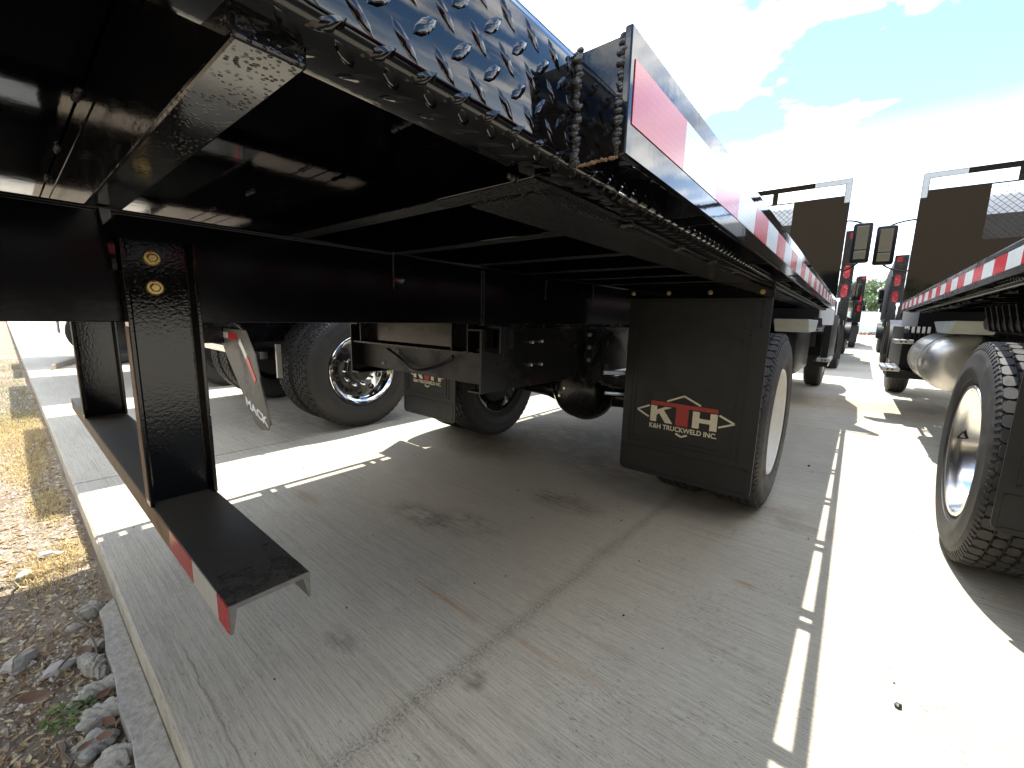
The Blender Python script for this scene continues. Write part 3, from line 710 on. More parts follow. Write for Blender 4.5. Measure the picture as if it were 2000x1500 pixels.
def step(parent, f, u0, u1, y0, y1, z):
    m = MB(f); m.box(u0, u1, y0, y1, z - 0.045, z)
    st = m.build('cab_step', M['alu'], parent, bevel=0.004); sub(st)
    k = MB(f)
    for i in range(6):
        for j in range(2):
            k.lathe([(0, 0.009), (0.004, 0.007), (0.004, 0)], (u0 + (u1 - u0) * (0.3 + 0.4 * j), y0 + (y1 - y0) * (i + 0.5) / 6, z), 'Z', 8)
    for du in (0.35, 0.6):
        k.lathe([(0, 0.011), (-0.003, 0.009), (-0.003, 0)], (u0 + (u1 - u0) * du, y0, z - 0.022), 'Y', 8)
    k.build('grip_stud', M['blackish'], st)
def cab(parent, f, y0, half, paint, zc=1.02):
    """simple conventional cab: f maps (u inward from side, y, z); y0 back of cab"""
    W2 = 2 * half; a, b = 0.16, W2 - 0.16
    m = MB(f)
    def px(poly, u0, u1): m.prism(poly, lambda p, t_: (t_, p[0], p[1]), u0, u1)
    px([(y0, 1.30), (y0, 2.62), (y0 + 0.15, 2.72), (y0 + 1.35, 2.68), (y0 + 1.75, 1.95), (y0 + 1.95, 1.90), (y0 + 1.95, 1.06), (y0 + 0.3, 1.06)], a, b)
    cb = m.build('cab', M[paint], parent, bevel=0.03, smooth=40); sub(cb)
    m = MB(f); px([(y0 + 1.952, 1.02), (y0 + 1.952, 1.88), (y0 + 3.0, 1.74), (y0 + 3.35, 1.60), (y0 + 3.40, 0.80), (y0 + 1.952, 0.85)], 0.36, W2 - 0.36)
    hd = m.build('hood', M[paint], parent, bevel=0.04, smooth=40); sub(hd)
    q = MB(f); q.box(0.42, W2 - 0.42, y0 + 3.402, y0 + 3.42, 0.9, 1.5)
    q.build('grille', M['chrome'], hd)
    for (u, s) in ((a, -1), (b, 1)):
        q = MB(f); q.prism([(y0 + 0.30, 1.80), (y0 + 0.30, 2.5), (y0 + 1.25, 2.5), (y0 + 1.55, 1.85)], lambda p, t_: (t_, p[0], p[1]), u, u + s * 0.004); q.build('side_window', M['glass'], cb)
        q = MB(f); q.box(min(u, u + s * 0.006), max(u, u + s * 0.006), y0 + 0.35, y0 + 0.50, 1.62, 1.66); q.build('door_handle', M['chrome'], cb)
    q = MB(f); q.box(0.45, W2 - 0.45, y0 - 0.004, y0, 1.7, 2.4); q.build('rear_window', M['glass'], cb)
    q = MB(f); q.prism([(y0 + 1.40, 2.60), (y0 + 1.74, 1.98), (y0 + 1.75, 1.985), (y0 + 1.41, 2.605)], lambda p, t_: (t_, p[0], p[1]), 0.25, W2 - 0.25); q.build('windscreen', M['glass'], cb)
    q = MB(f); q.box(0.17, W2 - 0.17, y0 - 0.05, y0 - 0.01, 0.80, 1.32); q.build('rear_panel', M['blackish'], parent)
    # wheel arch fender in black, skirt behind it
    for (u0, u1) in ((0.03, 0.36), (W2 - 0.36, W2 - 0.03)):
        q = MB(f); yc = y0 + 2.45; pts = []
        for i in range(13):
            an = PI * i / 12; pts.append((yc + 0.66 * math.cos(an), 0.58 + 0.62 * math.sin(an)))
        for i in range(13):
            an = PI * (12 - i) / 12; pts.append((yc + 0.60 * math.cos(an), 0.58 + 0.56 * math.sin(an)))
        q.prism(pts, lambda p, t_: (t_, p[0], p[1]), u0, u1); q.build('fender', M['plastic'], parent, smooth=40)
    return cb

# ------------------------------------------------------------------ NEAR FLATBED TRUCK
NT_X = -1.62
near = thing('flatbed_truck', 'black flatbed truck overhead, its tail hanging over the kerb, with the two large bumper posts', 'truck', (NT_X, 3, 0), 'flatbed trucks parked side by side')
def fN(u, y, z):  # inward from the right rail face, following its line
    k = (y - 0.51) / 5.99
    return (-0.25 - 0.038 * k - u, y, z - 0.034 * k)
def fI(u, y, z): return (-0.25 - u, y, z)
RE = 6.5
# side rail
m = MB(fN); m.prism([(0, 1.300), (0, 1.444), (0.010, 1.444), (0.010, 1.300)], lambda p, t_: (p[0], t_, p[1]), 0.51, RE)
rail = m.build('side_rail', M['paint'], near, bevel=0.002); sub(rail)
m = MB(fN); m.box(2.73, 2.74, -0.4, RE, 1.30, 1.444); m.build('side_rail', M['paint'], near, bevel=0.002)
yy = 0.522; k = 0
while yy < RE - 0.1:
    q = MB(fN); q.box(-0.0012, 0.0005, yy, min(yy + 0.1965, RE - 0.02), 1.338, 1.410)
    q.build('reflective_strip', M['tape_red' if k % 2 == 0 else 'tape_white'], rail); yy += 0.197; k += 1
# end plate & stake pockets
m = MB(fN); m.box(0.0102, 0.079, 0.512, 0.520, 1.300, 1.436); m.build('rail_end_plate', M['paint'], near, bevel=0.0015)
m = MB(fN); m.prism([(0.0102, 0.521), (0.079, 0.521), (0.079, 0.57), (0.0102, 0.69)], lambda p, t_: (p[0], p[1], t_), 1.312, 1.318); m.build('rail_gusset', M['paint'], near)
for sd_ in (0, 1):
    yb = 0.87 if sd_ == 0 else 0.02
    while yb < RE - 0.2:
        for dy in (0.0, 0.085):
            q = MB(fN)
            if sd_ == 0: q.box(0.0102, 0.079, yb + dy, yb + dy + 0.012, 1.302, 1.436)
            else: q.box(2.66, 2.7298, yb + dy, yb + dy + 0.012, 1.302, 1.436)
            q.build('stake_pocket_plate', M['paint2'], near)
        yb += 0.69
diamond_plate(near, fN, -1.0, RE, 1.302, 1.446, 0.072, u0=0.079)
m = MB(fN)
m.prism([(2.655, 1.302), (2.655, 1.446), (2.58, 1.446), (2.58, 1.44), (2.649, 1.44), (2.649, 1.302)], lambda p, t_: (p[0], t_, p[1]), -1.0, RE); m.build('tread_plate_edge', M['paint'], near)
# deck
ds = [-0.999, 0.105, 0.448, 1.9, 3.4, 4.9, RE]
for i in range(6):
    m = MB(fI); m.box(0.0860, 2.648, ds[i] + 0.002, ds[i + 1] - 0.002, 1.400, 1.438); m.build('deck_sheet', M['under'], near)
m = MB(fI); m.box(0.0860, 2.648, -0.999, RE, 1.4385, 1.444); m.build('deck', M['paint2'], near)
m = MB(); m.box(-2.9, -0.33, -1.012, -1.001, 1.15, 1.446); m.build('tail_plate', M['paint'], near)
m = MB(); m.box(-2.86, -0.362, 0.123, 0.176, 1.288, 1.399); m.build('crossmember', M['speck'], near, bevel=0.003)
ys = [0.485, 0.808, 1.158, 1.50, 1.84, 2.18]; y = 2.55
while y < RE - 0.1: ys.append(y); y += 0.35
for i, y in enumerate(ys):
    q = MB(); xe = -0.372 if i == 0 else -0.548
    q.prism([(y, 1.400), (y, 1.288), (y + 0.045, 1.288), (y + 0.045, 1.294), (y + 0.006, 1.294), (y + 0.006, 1.400)], lambda p, t_: (t_, p[0], p[1]), -2.86, xe)
    q.build('crossmember', M['under'], near, bevel=0.0015)
    q = MB(); q.box(-2.86, xe, y + 0.001, y + 0.044, 1.2865, 1.2878); q.build('crossmember_foot', M['speck2'], near)
# longitudinal speckled channel and inner rod
q = MB(); q.prism([(-0.551, 1.287), (-0.415, 1.287), (-0.415, 1.38), (-0.421, 1.38), (-0.421, 1.293), (-0.545, 1.293), (-0.545, 1.38), (-0.551, 1.38)], lambda p, t_: (p[0] - 0.006 * t_, t_, p[1]), 0.546, RE - 0.05)
q.build('edge_channel', M['speck2'], near)
q = MB(); q.prism([(-0.409, 1.303), (-0.392, 1.303), (-0.392, 1.325), (-0.409, 1.325)], lambda p, t_: (p[0] - 0.006 * t_, t_, p[1] - 0.003 * t_), 0.54, RE - 0.05)
q.build('edge_bar', M['paint2'], near)
# weld beads
q = MB()
for (x, y) in ((-0.92, 0.105), (-1.25, 0.105), (-1.55, 0.105), (-0.62, 0.448), (-0.96, 0.448), (-1.27, 0.448), (-1.58, 0.448)):
    q.bead((x - 0.02, y, 1.400), (x + 0.03, y, 1.400), 0.004)
for y in (0.53, 0.86, 1.20, 1.53, 1.87, 2.2, 2.6, 2.95): q.bead((-0.418 - 0.006 * y, y, 1.293), (-0.396 - 0.006 * y, y + 0.012, 1.298), 0.005)
for y in ys[:6]: q.bead((-1.166, y, 1.289), (-1.166, y + 0.045, 1.289), 0.004)
q.bead((-0.408, 0.478, 1.293), (-0.392, 0.50, 1.296), 0.006)
wb = q.build('weld_bead', M['weld'], near, smooth=60); wb['kind'] = 'stuff'
q = MB(fN); q.bead((0.0735, 0.5135, 1.303), (0.0755, 0.5135, 1.440), 0.0070, 0.42, (1.0, 0.55, 0.7)); q.build('weld_bead', M['weld'], near, smooth=60)
q = MB(fN); q.bead((0.0125, 0.5125, 1.303), (0.0125, 0.5125, 1.438), 0.0055, 0.42, (1.0, 0.5, 0.7)); q.build('weld_bead', M['weld'], near, smooth=60)
q = MB(fN); q.bead((0.012, 0.513, 1.300), (0.076, 0.513, 1.300), 0.0022, 1.2); q.build('weld_bead', M['rusty'], near, smooth=60)
# long sills (sub frame)
for (x0, s) in ((-1.175, 1), (-2.235, -1)):
    q = MB()
    prof = [(x0, 1.068), (x0, 1.284), (x0 + s * 0.014, 1.284), (x0 + s * 0.014, 1.290), (x0 - s * 0.10, 1.290), (x0 - s * 0.10, 1.284), (x0 - s * 0.008, 1.284), (x0 - s * 0.008, 1.076), (x0 - s * 0.10, 1.076), (x0 - s * 0.10, 1.068)]
    q.prism(prof, lambda p, t_: (p[0], t_, p[1]), -1.0, RE - 0.02); fr = q.build('frame_rail', M['frame'], near, bevel=0.002)
    sub(fr)
    w_ = MB()
    for (y, zt_, zb_) in ((0.815, 1.284, 1.175), (1.222, 1.27, 1.06), (1.66, 1.27, 1.18), (2.115, 1.29, 1.19)):
        w_.bead((x0 + s * 0.001, y, zt_), (x0 + s * 0.001, y, zb_), 0.0035, 1.3)
    w_.bead((x0 + s * 0.001, 1.236, 1.27), (x0 + s * 0.001, 1.236, 1.06), 0.0035, 1.3)
    wb = w_.build('weld_bead', M['weld'], fr, smooth=60)
    g_ = MB(); g_.prism([(0.817, 1.283), (0.907, 1.283), (0.835, 1.178), (0.817, 1.178)], lambda p, t_: (t_, p[0], p[1]), x0 + s * 0.0005, x0 + s * 0.0045); g_.build('gusset', M['paint'], fr)
    g_ = MB(); g_.prism([(0.140, 1.284), (0.156, 1.284), (0.156, 1.17), (0.150, 1.17)], lambda p, t_: (t_, p[0], p[1]), x0 + s * 0.0, x0 + s * 0.030); g_.build('gusset', M['paint'], fr)
# bumper posts
for (xf, s) in ((-1.170, 1), (-2.232, 1)):
    y0, y1 = 0.160, 0.283; d = 0.038
    prof = [(xf - d, y0), (xf, y0), (xf, y0 + 0.008), (xf - d + 0.008, y0 + 0.012), (xf - d + 0.008, y1 - 0.012), (xf, y1 - 0.008), (xf, y1), (xf - d, y1)]
    o_ = 0.045 if xf > -2 else 0.0
    prof = [(a + o_, b) for (a, b) in prof]
    q = MB(); q.prism(prof, lambda p, t_: (p[0], p[1], t_), 0.674, 1.235 if xf > -2 else 1.2)
    po = q.build('bumper_post', M['post'], near, bevel=0.0015); sub(po)
    for z in (1.200, 1.140):
        b_ = bolt(po, (xf - d + 0.0085 + o_, 0.212, z), 'X', 0.0155, 1)
        r_ = MB(); r_.blob((xf - d + 0.0150 + o_, 0.211, z + 0.013), 0.0028, 3, 1, (0.5, 1.2, 1)); r_.build('paint_mark', M['redmark'], po)
    e_ = MB(); e_.box(xf + o_ - d + 0.001, xf + o_ - 0.0005, y0 - 0.0012, y0 - 0.0002, 0.69, 1.06); e_.build('faded_edge', M['rusty'], po)
# bumper channel
q = MB(); y0, y1, zt_ = 0.164, 0.281, 0.674
prof = [(y0, zt_ - 0.046), (y0, zt_), (y1, zt_), (y1, zt_ - 0.044), (y1 - 0.003, zt_ - 0.046), (y1 - 0.011, zt_ - 0.008), (y0 + 0.011, zt_ - 0.008), (y0 + 0.004, zt_ - 0.046)]
q.prism(prof, lambda p, t_: (t_, p[0], p[1]), -2.77, -0.657)
bp = q.build('bumper_bar', M['dusty'], near, bevel=0.001); sub(bp)
q = MB(); q.prism([(a * 1.0, b) for a, b in prof], lambda p, t_: (t_, p[0], p[1]), -0.6568, -0.6560); q.build('cut_end', M['cut'], bp)
segs = [(-0.658, -0.705, 'tape_red'), (-0.706, -0.835, 'tape_white'), (-0.836, -0.99, 'tape_red'), (-0.991, -1.17, 'rusty'), (-1.171, -1.34, 'rusty'), (-1.341, -1.55, 'rusty'), (-1.551, -2.76, 'rusty')]
for (a, b, mt) in segs:
    q = MB(); q.box(b, a, y0 - 0.0011, y0 - 0.0001, zt_ - 0.045, zt_ - 0.001); q.build('reflective_strip', M[mt], bp)
# chassis rails with rear crossmember
for (x0, s) in ((-1.185, -1), (-2.20, 1)):
    q = MB(); zb, zt = (0.775, 1.045) if s < 0 else (0.765, 1.045)
    prof = [(x0, zb), (x0, zt), (x0 + s * 0.075, zt), (x0 + s * 0.075, zt - 0.009), (x0 + s * 0.009, zt - 0.009), (x0 + s * 0.009, zb + 0.009), (x0 + s * 0.075, zb + 0.009), (x0 + s * 0.075, zb)]
    q.prism(prof, lambda p, t_: (p[0], t_, p[1]), 1.235, 9.6); q.build('chassis_rail', M['paint2'], near, bevel=0.0015)
q = MB(); q.box(-2.12, -1.262, 1.29, 1.296, 0.955, 1.064); q.build('tail_crossmember', M['speck'], near)
q = MB(); q.box(-2.19, -1.20, 1.243, 1.300, 0.936, 0.944); q.build('tail_crossmember', M['paint2'], near)
q = MB(); q.box(-2.19, -1.262, 1.305, 1.312, 0.80, 0.934); q.build('tail_crossmember', M['blackish'], near)
for x in (-2.10, -1.37, -1.27):
    q = MB(); q.box(x, x + 0.006, 1.236, 1.289, 0.945, 1.066); q.build('gusset', M['paint2'], near)
q = MB(); q.box(-1.268, -1.140, 1.30, 1.36, 0.945, 1.060); q.build('hinge_block', M['paint2'], near, bevel=0.003)
q = MB(); q.box(-1.184, -1.150, 1.30, 1.40, 0.965, 1.045); q.build('hinge_block', M['plastic'], near, bevel=0.003)
q = MB(); q.tube([(-1.9 + 0.5 * t, 1.27 + 0.02 * math.sin(t * 9), 0.915 - 0.085 * math.sin(PI * t)) for t in [i / 12 for i in range(13)]], 0.008, 6); q.build('air_hose', M['plastic'], near, smooth=40)
for (y, z) in ((1.562, 0.984), (1.635, 0.986), (1.556, 0.878), (1.638, 0.876)):
    q = MB(); q.lathe([(0, 0.008), (0.020, 0.008), (0.022, 0.005), (0.022, 0)], (-1.184, y, z), 'X', 8); q.build('frame_bolt', M['alu'], near, smooth=30)
for (x, z) in ((-1.93, 0.905), (-1.85, 0.905), (-1.98, 0.83)): bolt(near, (x, 1.304, z), 'Y', 0.008, -1, 'alu')
# axle, differential, springs
q = MB(); q.lathe([(-0.21, 0.02), (-0.205, 0.08), (-0.17, 0.15), (-0.12, 0.19), (-0.03, 0.205), (0.0, 0.215), (0.04, 0.215), (0.09, 0.17), (0.17, 0.11), (0.25, 0.07)], (-1.57, 2.78, 0.585), 'Y', 40, sx=1.13, sy=1.13)
q.build('differential', M['paint2'], near, smooth=40)
q = MB(); q.lathe([(-0.02, 0.223), (0.012, 0.223)], (-1.57, 2.78, 0.585), 'Y', 40, sx=1.13, sy=1.13)
q.build('differential', M['paint2'], near, smooth=40)
q = MB()
q.tube([(-2.55, 2.87, 0.52), (-2.2, 2.87, 0.52), (-1.95, 2.87, 0.53), (-1.78, 2.87, 0.55), (-1.55, 2.87, 0.55), (-1.38, 2.87, 0.53), (-1.15, 2.87, 0.52), (-0.8, 2.87, 0.52)], [0.055, 0.06, 0.085, 0.15, 0.15, 0.085, 0.06, 0.055], 16)
q.build('axle', M['paint2'], near, smooth=50)
q = MB()
for (x, z) in ((-1.86, 0.56), (-1.9, 0.50)): q.lathe([(0, 0.012), (-0.01, 0.010), (-0.01, 0)], (x + 0.24, 2.575, z + 0.03), 'Y', 8)
q.build('plug', M['alu'], near)
for xs in (-1.245, -2.12):
    for kk in range(5):
        pts = []
        L_ = 0.75 - kk * 0.12
        q = MB()
        for i in range(9):
            t = -1 + i / 4; pts.append((2.87 + t * L_, 0.70 - kk * 0.016 + 0.10 * t * t * (L_ / 0.75) ** 2))
        prof = pts + [(a, b - 0.013) for a, b in reversed(pts)]
        q.prism(prof, lambda p, t_: (t_, p[0], p[1]), xs - 0.04, xs + 0.04); q.build('spring_leaf', M['blackish'], near)
q = MB()
sh = [(2.02, 1.03), (2.05, 0.96), (2.02, 0.90), (2.06, 0.84), (2.04, 0.76), (2.12, 0.70), (2.22, 0.74), (2.24, 0.86), (2.20, 1.03)]
q.prism(sh, lambda p, t_: (t_, p[0], p[1]), -1.184, -1.155); q.build('spring_hanger', M['paint2'], near, bevel=0.002)
for z in (1.01, 0.94, 0.87):
    q = MB(); q.lathe([(0, 0.011), (0.012, 0.011), (0.012, 0)], (-1.155, 2.06, z), 'X', 8); q.build('frame_bolt', M['alu'], near, smooth=30)
q = MB(); q.tube([(-1.13, 2.2, 0.79), (-0.95, 2.45, 0.78)], 0.014); q.tube([(-1.14, 2.26, 0.66), (-0.9, 2.5, 0.64)], 0.011); q.build('brake_line', M['alu'], near)
# wheels and flaps
wheel(near, -0.305, 2.87, 1, rim='white')
wheel(near, -0.645, 2.87, 1, rim='black', hub=False)
wheel(near, -2.475, 2.87, -1, rim=None).location  # inner face towards the centre
near_inner = [o for o in near.children if o.name.startswith('wheel')][-1]
near_inner.matrix_basis = Matrix.Translation(Vector((-2.475, 2.87, 0.52)))
for o in list(near_inner.children):
    bpy.data.objects.remove(o)
q = MB(); q.lathe([(0, 0.29), (0.005, 0.30), (0.008, 0.292), (-0.03, 0.28), (-0.05, 0.23), (-0.16, 0.22)], (-2.515, 2.87, 0.52), 'X', 48, caps=False); q.build('inner_rim', M['chrome'], near, smooth=40)
q = MB(); q.lathe([(0.03, 0.0), (0.03, 0.12), (0.0, 0.205), (-0.10, 0.21)], (-2.54, 2.87, 0.52), 'X', 32); q.build('brake_drum', M['blackish'], near, smooth=30)
q = MB(); q.tube([(-2.45, 2.72, 0.60), (-2.25, 2.68, 0.63)], 0.075, 16); q.tube([(-2.4, 2.70, 0.52), (-2.25, 2.66, 0.50)], 0.02); q.build('brake_chamber', M['blackish'], near, smooth=40)
wheel(near, -3.09, 2.87, -1, rim='white')
flR = mud_flap(near, -1.035, -0.333, 2.30, 0.215, 1.215)
q = MB(); q.box(-1.05, -0.330, 2.285, 2.299, 1.215, 1.300); q.build('flap_hanger', M['paint'], near, bevel=0.001)
for x in (-1.012, -0.815, -0.607, -0.378): bolt(near, (x, 2.2848, 1.242), 'Y', 0.0115)
mud_flap(near, -3.05, -2.385, 2.20, 0.245, 1.06)
q = MB(); q.box(-3.06, -2.37, 2.19, 2.199, 1.05, 1.10); q.build('flap_hanger', M['paint'], near)
# headboard, cab, steps, mirror, front wheels, side equipment
headboard(near, lambda u, y, z: (-0.288 - u, y, z), RE, 1.385, 2.79, 1.33)
cab(near, lambda u, y, z: (-0.29 - u, y, z), 6.9, 1.33, 'whitepaint')
mirror_part(near, -0.245, -0.045, 7.2, 1.90, 2.40, -0.46, 1)
fC = lambda u, y, z: (-0.25 - u, y, z)
q = MB(fC); q.prism([(6.95, 0.60), (6.95, 1.08), (7.02, 1.24), (8.7, 1.24), (8.7, 0.60)], lambda p, t_: (t_, p[0], p[1]), 0.06, 0.14); q.build('side_skirt', M['plastic'], near, bevel=0.01)
q = MB(fC); q.box(0.05, 0.20, 6.93, 6.949, 1.09, 1.30); q.build('cab_corner', M['whitepaint'], near)
step(near, fC, 0.14, 0.28, 6.6, 6.92, 1.05); step(near, fC, 0.02, 0.16, 6.75, 7.4, 0.66)
q = MB(fC); q.box(0.04, 0.20, 6.78, 7.4, 0.55, 0.612); q.build('step_bracket', M['plastic'], near)
q = MB(fC); q.prism([(5.2, 0.62), (5.1, 0.75), (5.1, 1.00), (5.25, 1.08), (6.5, 1.08), (6.5, 0.56), (5.4, 0.56)], lambda p, t_: (t_, p[0], p[1]), 0.24, 0.72); q.build('battery_box', M['plastic'], near, bevel=0.03, smooth=40)
q = MB(fC); q.lathe([(0, 0.055), (0.05, 0.055), (0.055, 0.04), (0.055, 0)], (0.30, 6.3, 1.082), 'Z', 16); q.build('filler_cap', M['blue'], near)
q = MB(fC); q.prism([(4.6, 1.14), (4.75, 1.02), (5.4, 1.02), (5.6, 1.14)], lambda p, t_: (t_, p[0], p[1]), 0.12, 0.40); q.build('side_bracket', M['grey'], near, bevel=0.01)
for kk in range(9):
    q = MB(fC); q.tube([(0.16, 5.6 + kk * 0.12, 1.17), (0.15, 5.6 + kk * 0.12, 1.07)], 0.012, 6); q.build('air_fin', M['plastic'], near)
wheel(near, -0.44, 9.36, 1, 'steer', 'white', deep=False, letters=None); wheel(near, -2.80, 9.36, -1, 'steer', 'white', deep=False, letters=None)

# ------------------------------------------------------------------ RIGHT FLATBED TRUCK
right = thing('flatbed_truck', 'flatbed truck at the right edge, striped rail above a brushed oval fuel tank', 'truck', (0.41, 2.39, 0), 'flatbed trucks parked side by side')
def fR(u, y, z): return (0.41 + u, y, z)
def fRz(u, y, z): return (0.41 + u, y, z - 0.008 * (y - 2.39))
R1 = 7.0; yo = 0.0
m = MB(fRz); m.prism([(0, 1.300), (0, 1.425), (0.010, 1.425), (0.010, 1.300)], lambda p, t_: (p[0], t_, p[1]), -0.5, R1)
rail2 = m.build('side_rail', M['paint2'], right, bevel=0.002); sub(rail2)
m = MB(fRz); m.box(2.73, 2.74, -0.5, R1, 1.30, 1.425); m.build('side_rail', M['paint2'], right)
yy = -0.40; k = 1
while yy < R1 - 0.1:
    q = MB(fRz); q.box(-0.0012, 0.0005, yy, min(yy + 0.1965, R1 - 0.02), 1.328, 1.398)
    q.build('reflective_strip', M['tape_red' if k % 2 == 0 else 'tape_white'], rail2); yy += 0.197; k += 1
yb = -0.3
while yb < R1 - 0.2:
    for dy in (0.0, 0.085):
        q = MB(fRz); q.box(0.0102, 0.079, yb + dy, yb + dy + 0.012, 1.302, 1.42); q.build('stake_pocket_plate', M['paint2'], right)
    yb += 0.69
diamond_plate(right, fRz, -0.9, R1, 1.302, 1.43, 0.072, u0=0.079)
m = MB(fRz); m.box(0.087, 2.66, -0.899, R1, 1.395, 1.42); m.build('deck', M['paint2'], right)
y = -0.7
while y < R1 - 0.1:
    q = MB(fR); q.prism([(y, 1.38), (y, 1.27), (y + 0.045, 1.27), (y + 0.045, 1.276), (y + 0.006, 1.276), (y + 0.006, 1.38)], lambda p, t_: (t_, p[0], p[1]), 0.16, 2.6); q.build('crossmember', M['speck'], right); y += 0.35
q = MB(fRz); q.box(0.17, 0.24, -0.8, R1 - 0.1, 1.292, 1.30); q.build('edge_channel', M['paint2'], right)
for u0 in (0.90, 1.82):
    q = MB(fR); q.box(u0, u0 + 0.06, -0.9, R1, 1.06, 1.265); q.build('frame_rail', M['paint'], right)
    q = MB(fR); q.box(u0, u0 + 0.07, 1.25, 9.6, 0.775, 1.045); q.build('chassis_rail', M['paint2'], right)
q = MB(fR); q.box(0.45, 2.3, 0.17, 0.285, 0.63, 0.674); q.build('bumper_bar', M['dusty'], right)
for u0 in (0.87, 1.88):
    q = MB(fR); q.box(u0, u0 + 0.03, 0.17, 0.283, 0.675, 1.25); q.build('bumper_post', M['paint'], right)
wheel(right, 0.425, 2.87, -1, rim='chrome', letters=LET3)
wheel(right, 0.77, 2.87, -1, rim='black', hub=False)
wheel(right, 3.1, 2.87, 1, rim='chrome'); 
q = MB(); q.box(1.0, 2.6, 2.8, 2.94, 0.45, 0.60); q.build('axle', M['paint2'], right, bevel=0.03)
mud_flap(right, 0.46, 1.16, 2.30, 0.345, 1.215)
q = MB(); q.box(0.455, 1.17, 2.285, 2.299, 1.215, 1.290); q.build('flap_hanger', M['paint'], right, bevel=0.001)
for x in (0.51, 0.70, 0.90, 1.12): bolt(right, (x, 2.2848, 1.242), 'Y', 0.0115)
# triangle sticker inside the rim
q = MB(); q.prism([(0.462, 0.53), (0.502, 0.53), (0.482, 0.572)], lambda p, t_: (p[0], t_, p[1]), 3.128, 3.131); q.build('sticker', M['plastic'], right)
q = MB(); q.prism([(0.471, 0.536), (0.493, 0.536), (0.482, 0.560)], lambda p, t_: (p[0], t_, p[1]), 3.1265, 3.1278); q.build('sticker', M['alu'], right)
headboard(right, lambda u, y, z: (0.41 + 0.0 + u, y, z), R1, 1.30, 2.85, 1.33)
cab(right, lambda u, y, z: (0.44 + u, y, z), 7.4, 1.33, 'whitepaint')
mirror_part(right, 0.075, 0.29, 7.55, 1.90, 2.40, 0.60, -1)
q = MB(fR); q.prism([(6.95, 0.58), (6.95, 1.02), (7.05, 1.10), (8.8, 1.10), (8.8, 0.58)], lambda p, t_: (t_, p[0], p[1]), 0.06, 0.30); q.build('side_skirt', M['plastic'], right, bevel=0.012)
q = MB(fR); q.box(0.05, 0.26, 7.38, 7.396, 1.10, 1.34); q.build('cab_corner', M['whitepaint'], right)
for kk in range(8):
    q = MB(fR); q.box(0.10 + kk * 0.045, 0.118 + kk * 0.045, 6.90, 6.945, 0.95, 1.10); q.build('air_fin', M['plastic'], right, bevel=0.003)
step(right, fR, -0.035, 0.13, 6.62, 6.94, 0.945); step(right, fR, -0.11, 0.05, 6.60, 7.3, 0.62)
q = MB(fR); q.box(-0.06, 0.30, 6.62, 7.3, 0.50, 0.573); q.build('step_bracket', M['plastic'], right)
q = MB(fR)
prof = [(0, 0.0)]
prof = [(-0.60, 0.0), (-0.60, 0.12), (-0.585, 0.19), (-0.55, 0.235), (-0.50, 0.25), (0.50, 0.25), (0.55, 0.235), (0.58, 0.15), (0.59, 0.0)]
q.lathe(prof, (0.33, 5.55, 0.80), 'Y', 40, sx=1.1)
tk = q.build('fuel_tank', M['alu'], right, smooth=40); sub(tk)
for y in (5.2, 5.95):
    q = MB(fR); q.lathe([(0, 0.252), (0, 0.258), (0.05, 0.258), (0.05, 0.252)], (0.33, y, 0.80), 'Y', 40, closed=True, sx=1.1); q.build('tank_strap', M['alu'], tk, smooth=40)
q = MB(fR); q.prism([(4.6, 1.15), (4.75, 1.05), (5.3, 1.05), (5.6, 1.15)], lambda p, t_: (t_, p[0], p[1]), 0.15, 0.40); q.build('side_bracket', M['grey'], right, bevel=0.01)
for kk in range(6):
    q = MB(fR); y = 3.65 + kk * 0.14
    q.prism([(0.26, 1.24), (0.30, 1.08), (0.42, 1.06), (0.44, 1.075), (0.32, 1.10), (0.28, 1.24)], lambda p, t_: (p[0], t_, p[1]), y, y + 0.02); q.build('ribbed_guard', M['plastic'], right)
q = MB(fR); q.box(0.30, 0.9, 3.5, 4.6, 1.08, 1.2); q.build('air_tank', M['blackish'], right, bevel=0.04)
wheel(right, 0.52, 9.6, -1, 'steer', 'chrome', deep=True, letters=None); wheel(right, 2.9, 9.6, 1, 'steer', 'white', deep=False, letters=None)
right.rotation_euler = (0, 0, 0.0160)

# ------------------------------------------------------------------ LEFT TRUCK (black, polished wheel, angled mud flap)
left = thing('black_truck', 'black truck with bright polished dual wheels and a tilted pale mud flap', 'truck', (-4.9, 3, 0))
wheel(left, -3.60, 2.16, 1, rim='chrome', deep='mid', letters=LET2, z=0.52, sc=1.07)
wheel(left, -3.93, 2.16, 1, rim='black', hub=False, z=0.52, letters=None, sc=1.07)
wheel(left, -6.2, 2.16, -1, rim='chrome', letters=None, z=0.52, sc=1.07); wheel(left, -5.87, 2.16, -1, rim='black', hub=False, letters=None, sc=1.07)
q = MB(); q.tube([(-6.0, 2.16, 0.55), (-3.9, 2.16, 0.55)], 0.08, 12); q.build('axle', M['blackish'], left)
for x in (-4.45, -5.35):
    q = MB(); q.box(x, x + 0.07, 1.0, 9.5, 0.80, 1.05); q.build('chassis_rail', M['paint2'], left)
q = MB(); q.box(-6.30, -3.72, 0.55, 7.0, 1.28, 1.42); q.build('deck', M['paint2'], left, bevel=0.004)
q = MB(); q.box(-3.9, -3.7, 5.6, 6.8, 0.5, 1.0); q.build('fuel_tank', M['alu'], left, bevel=0.06, smooth=40)
q = MB(); q.box(-5.4, -4.4, 1.5, 2.7, 1.08, 1.26); q.build('air_tank', M['blackish'], left, bevel=0.03)
q = MB(); q.box(-3.99, -3.965, 1.52, 1.56, 0.5, 0.8); q.build('bracket', M['alu'], left)
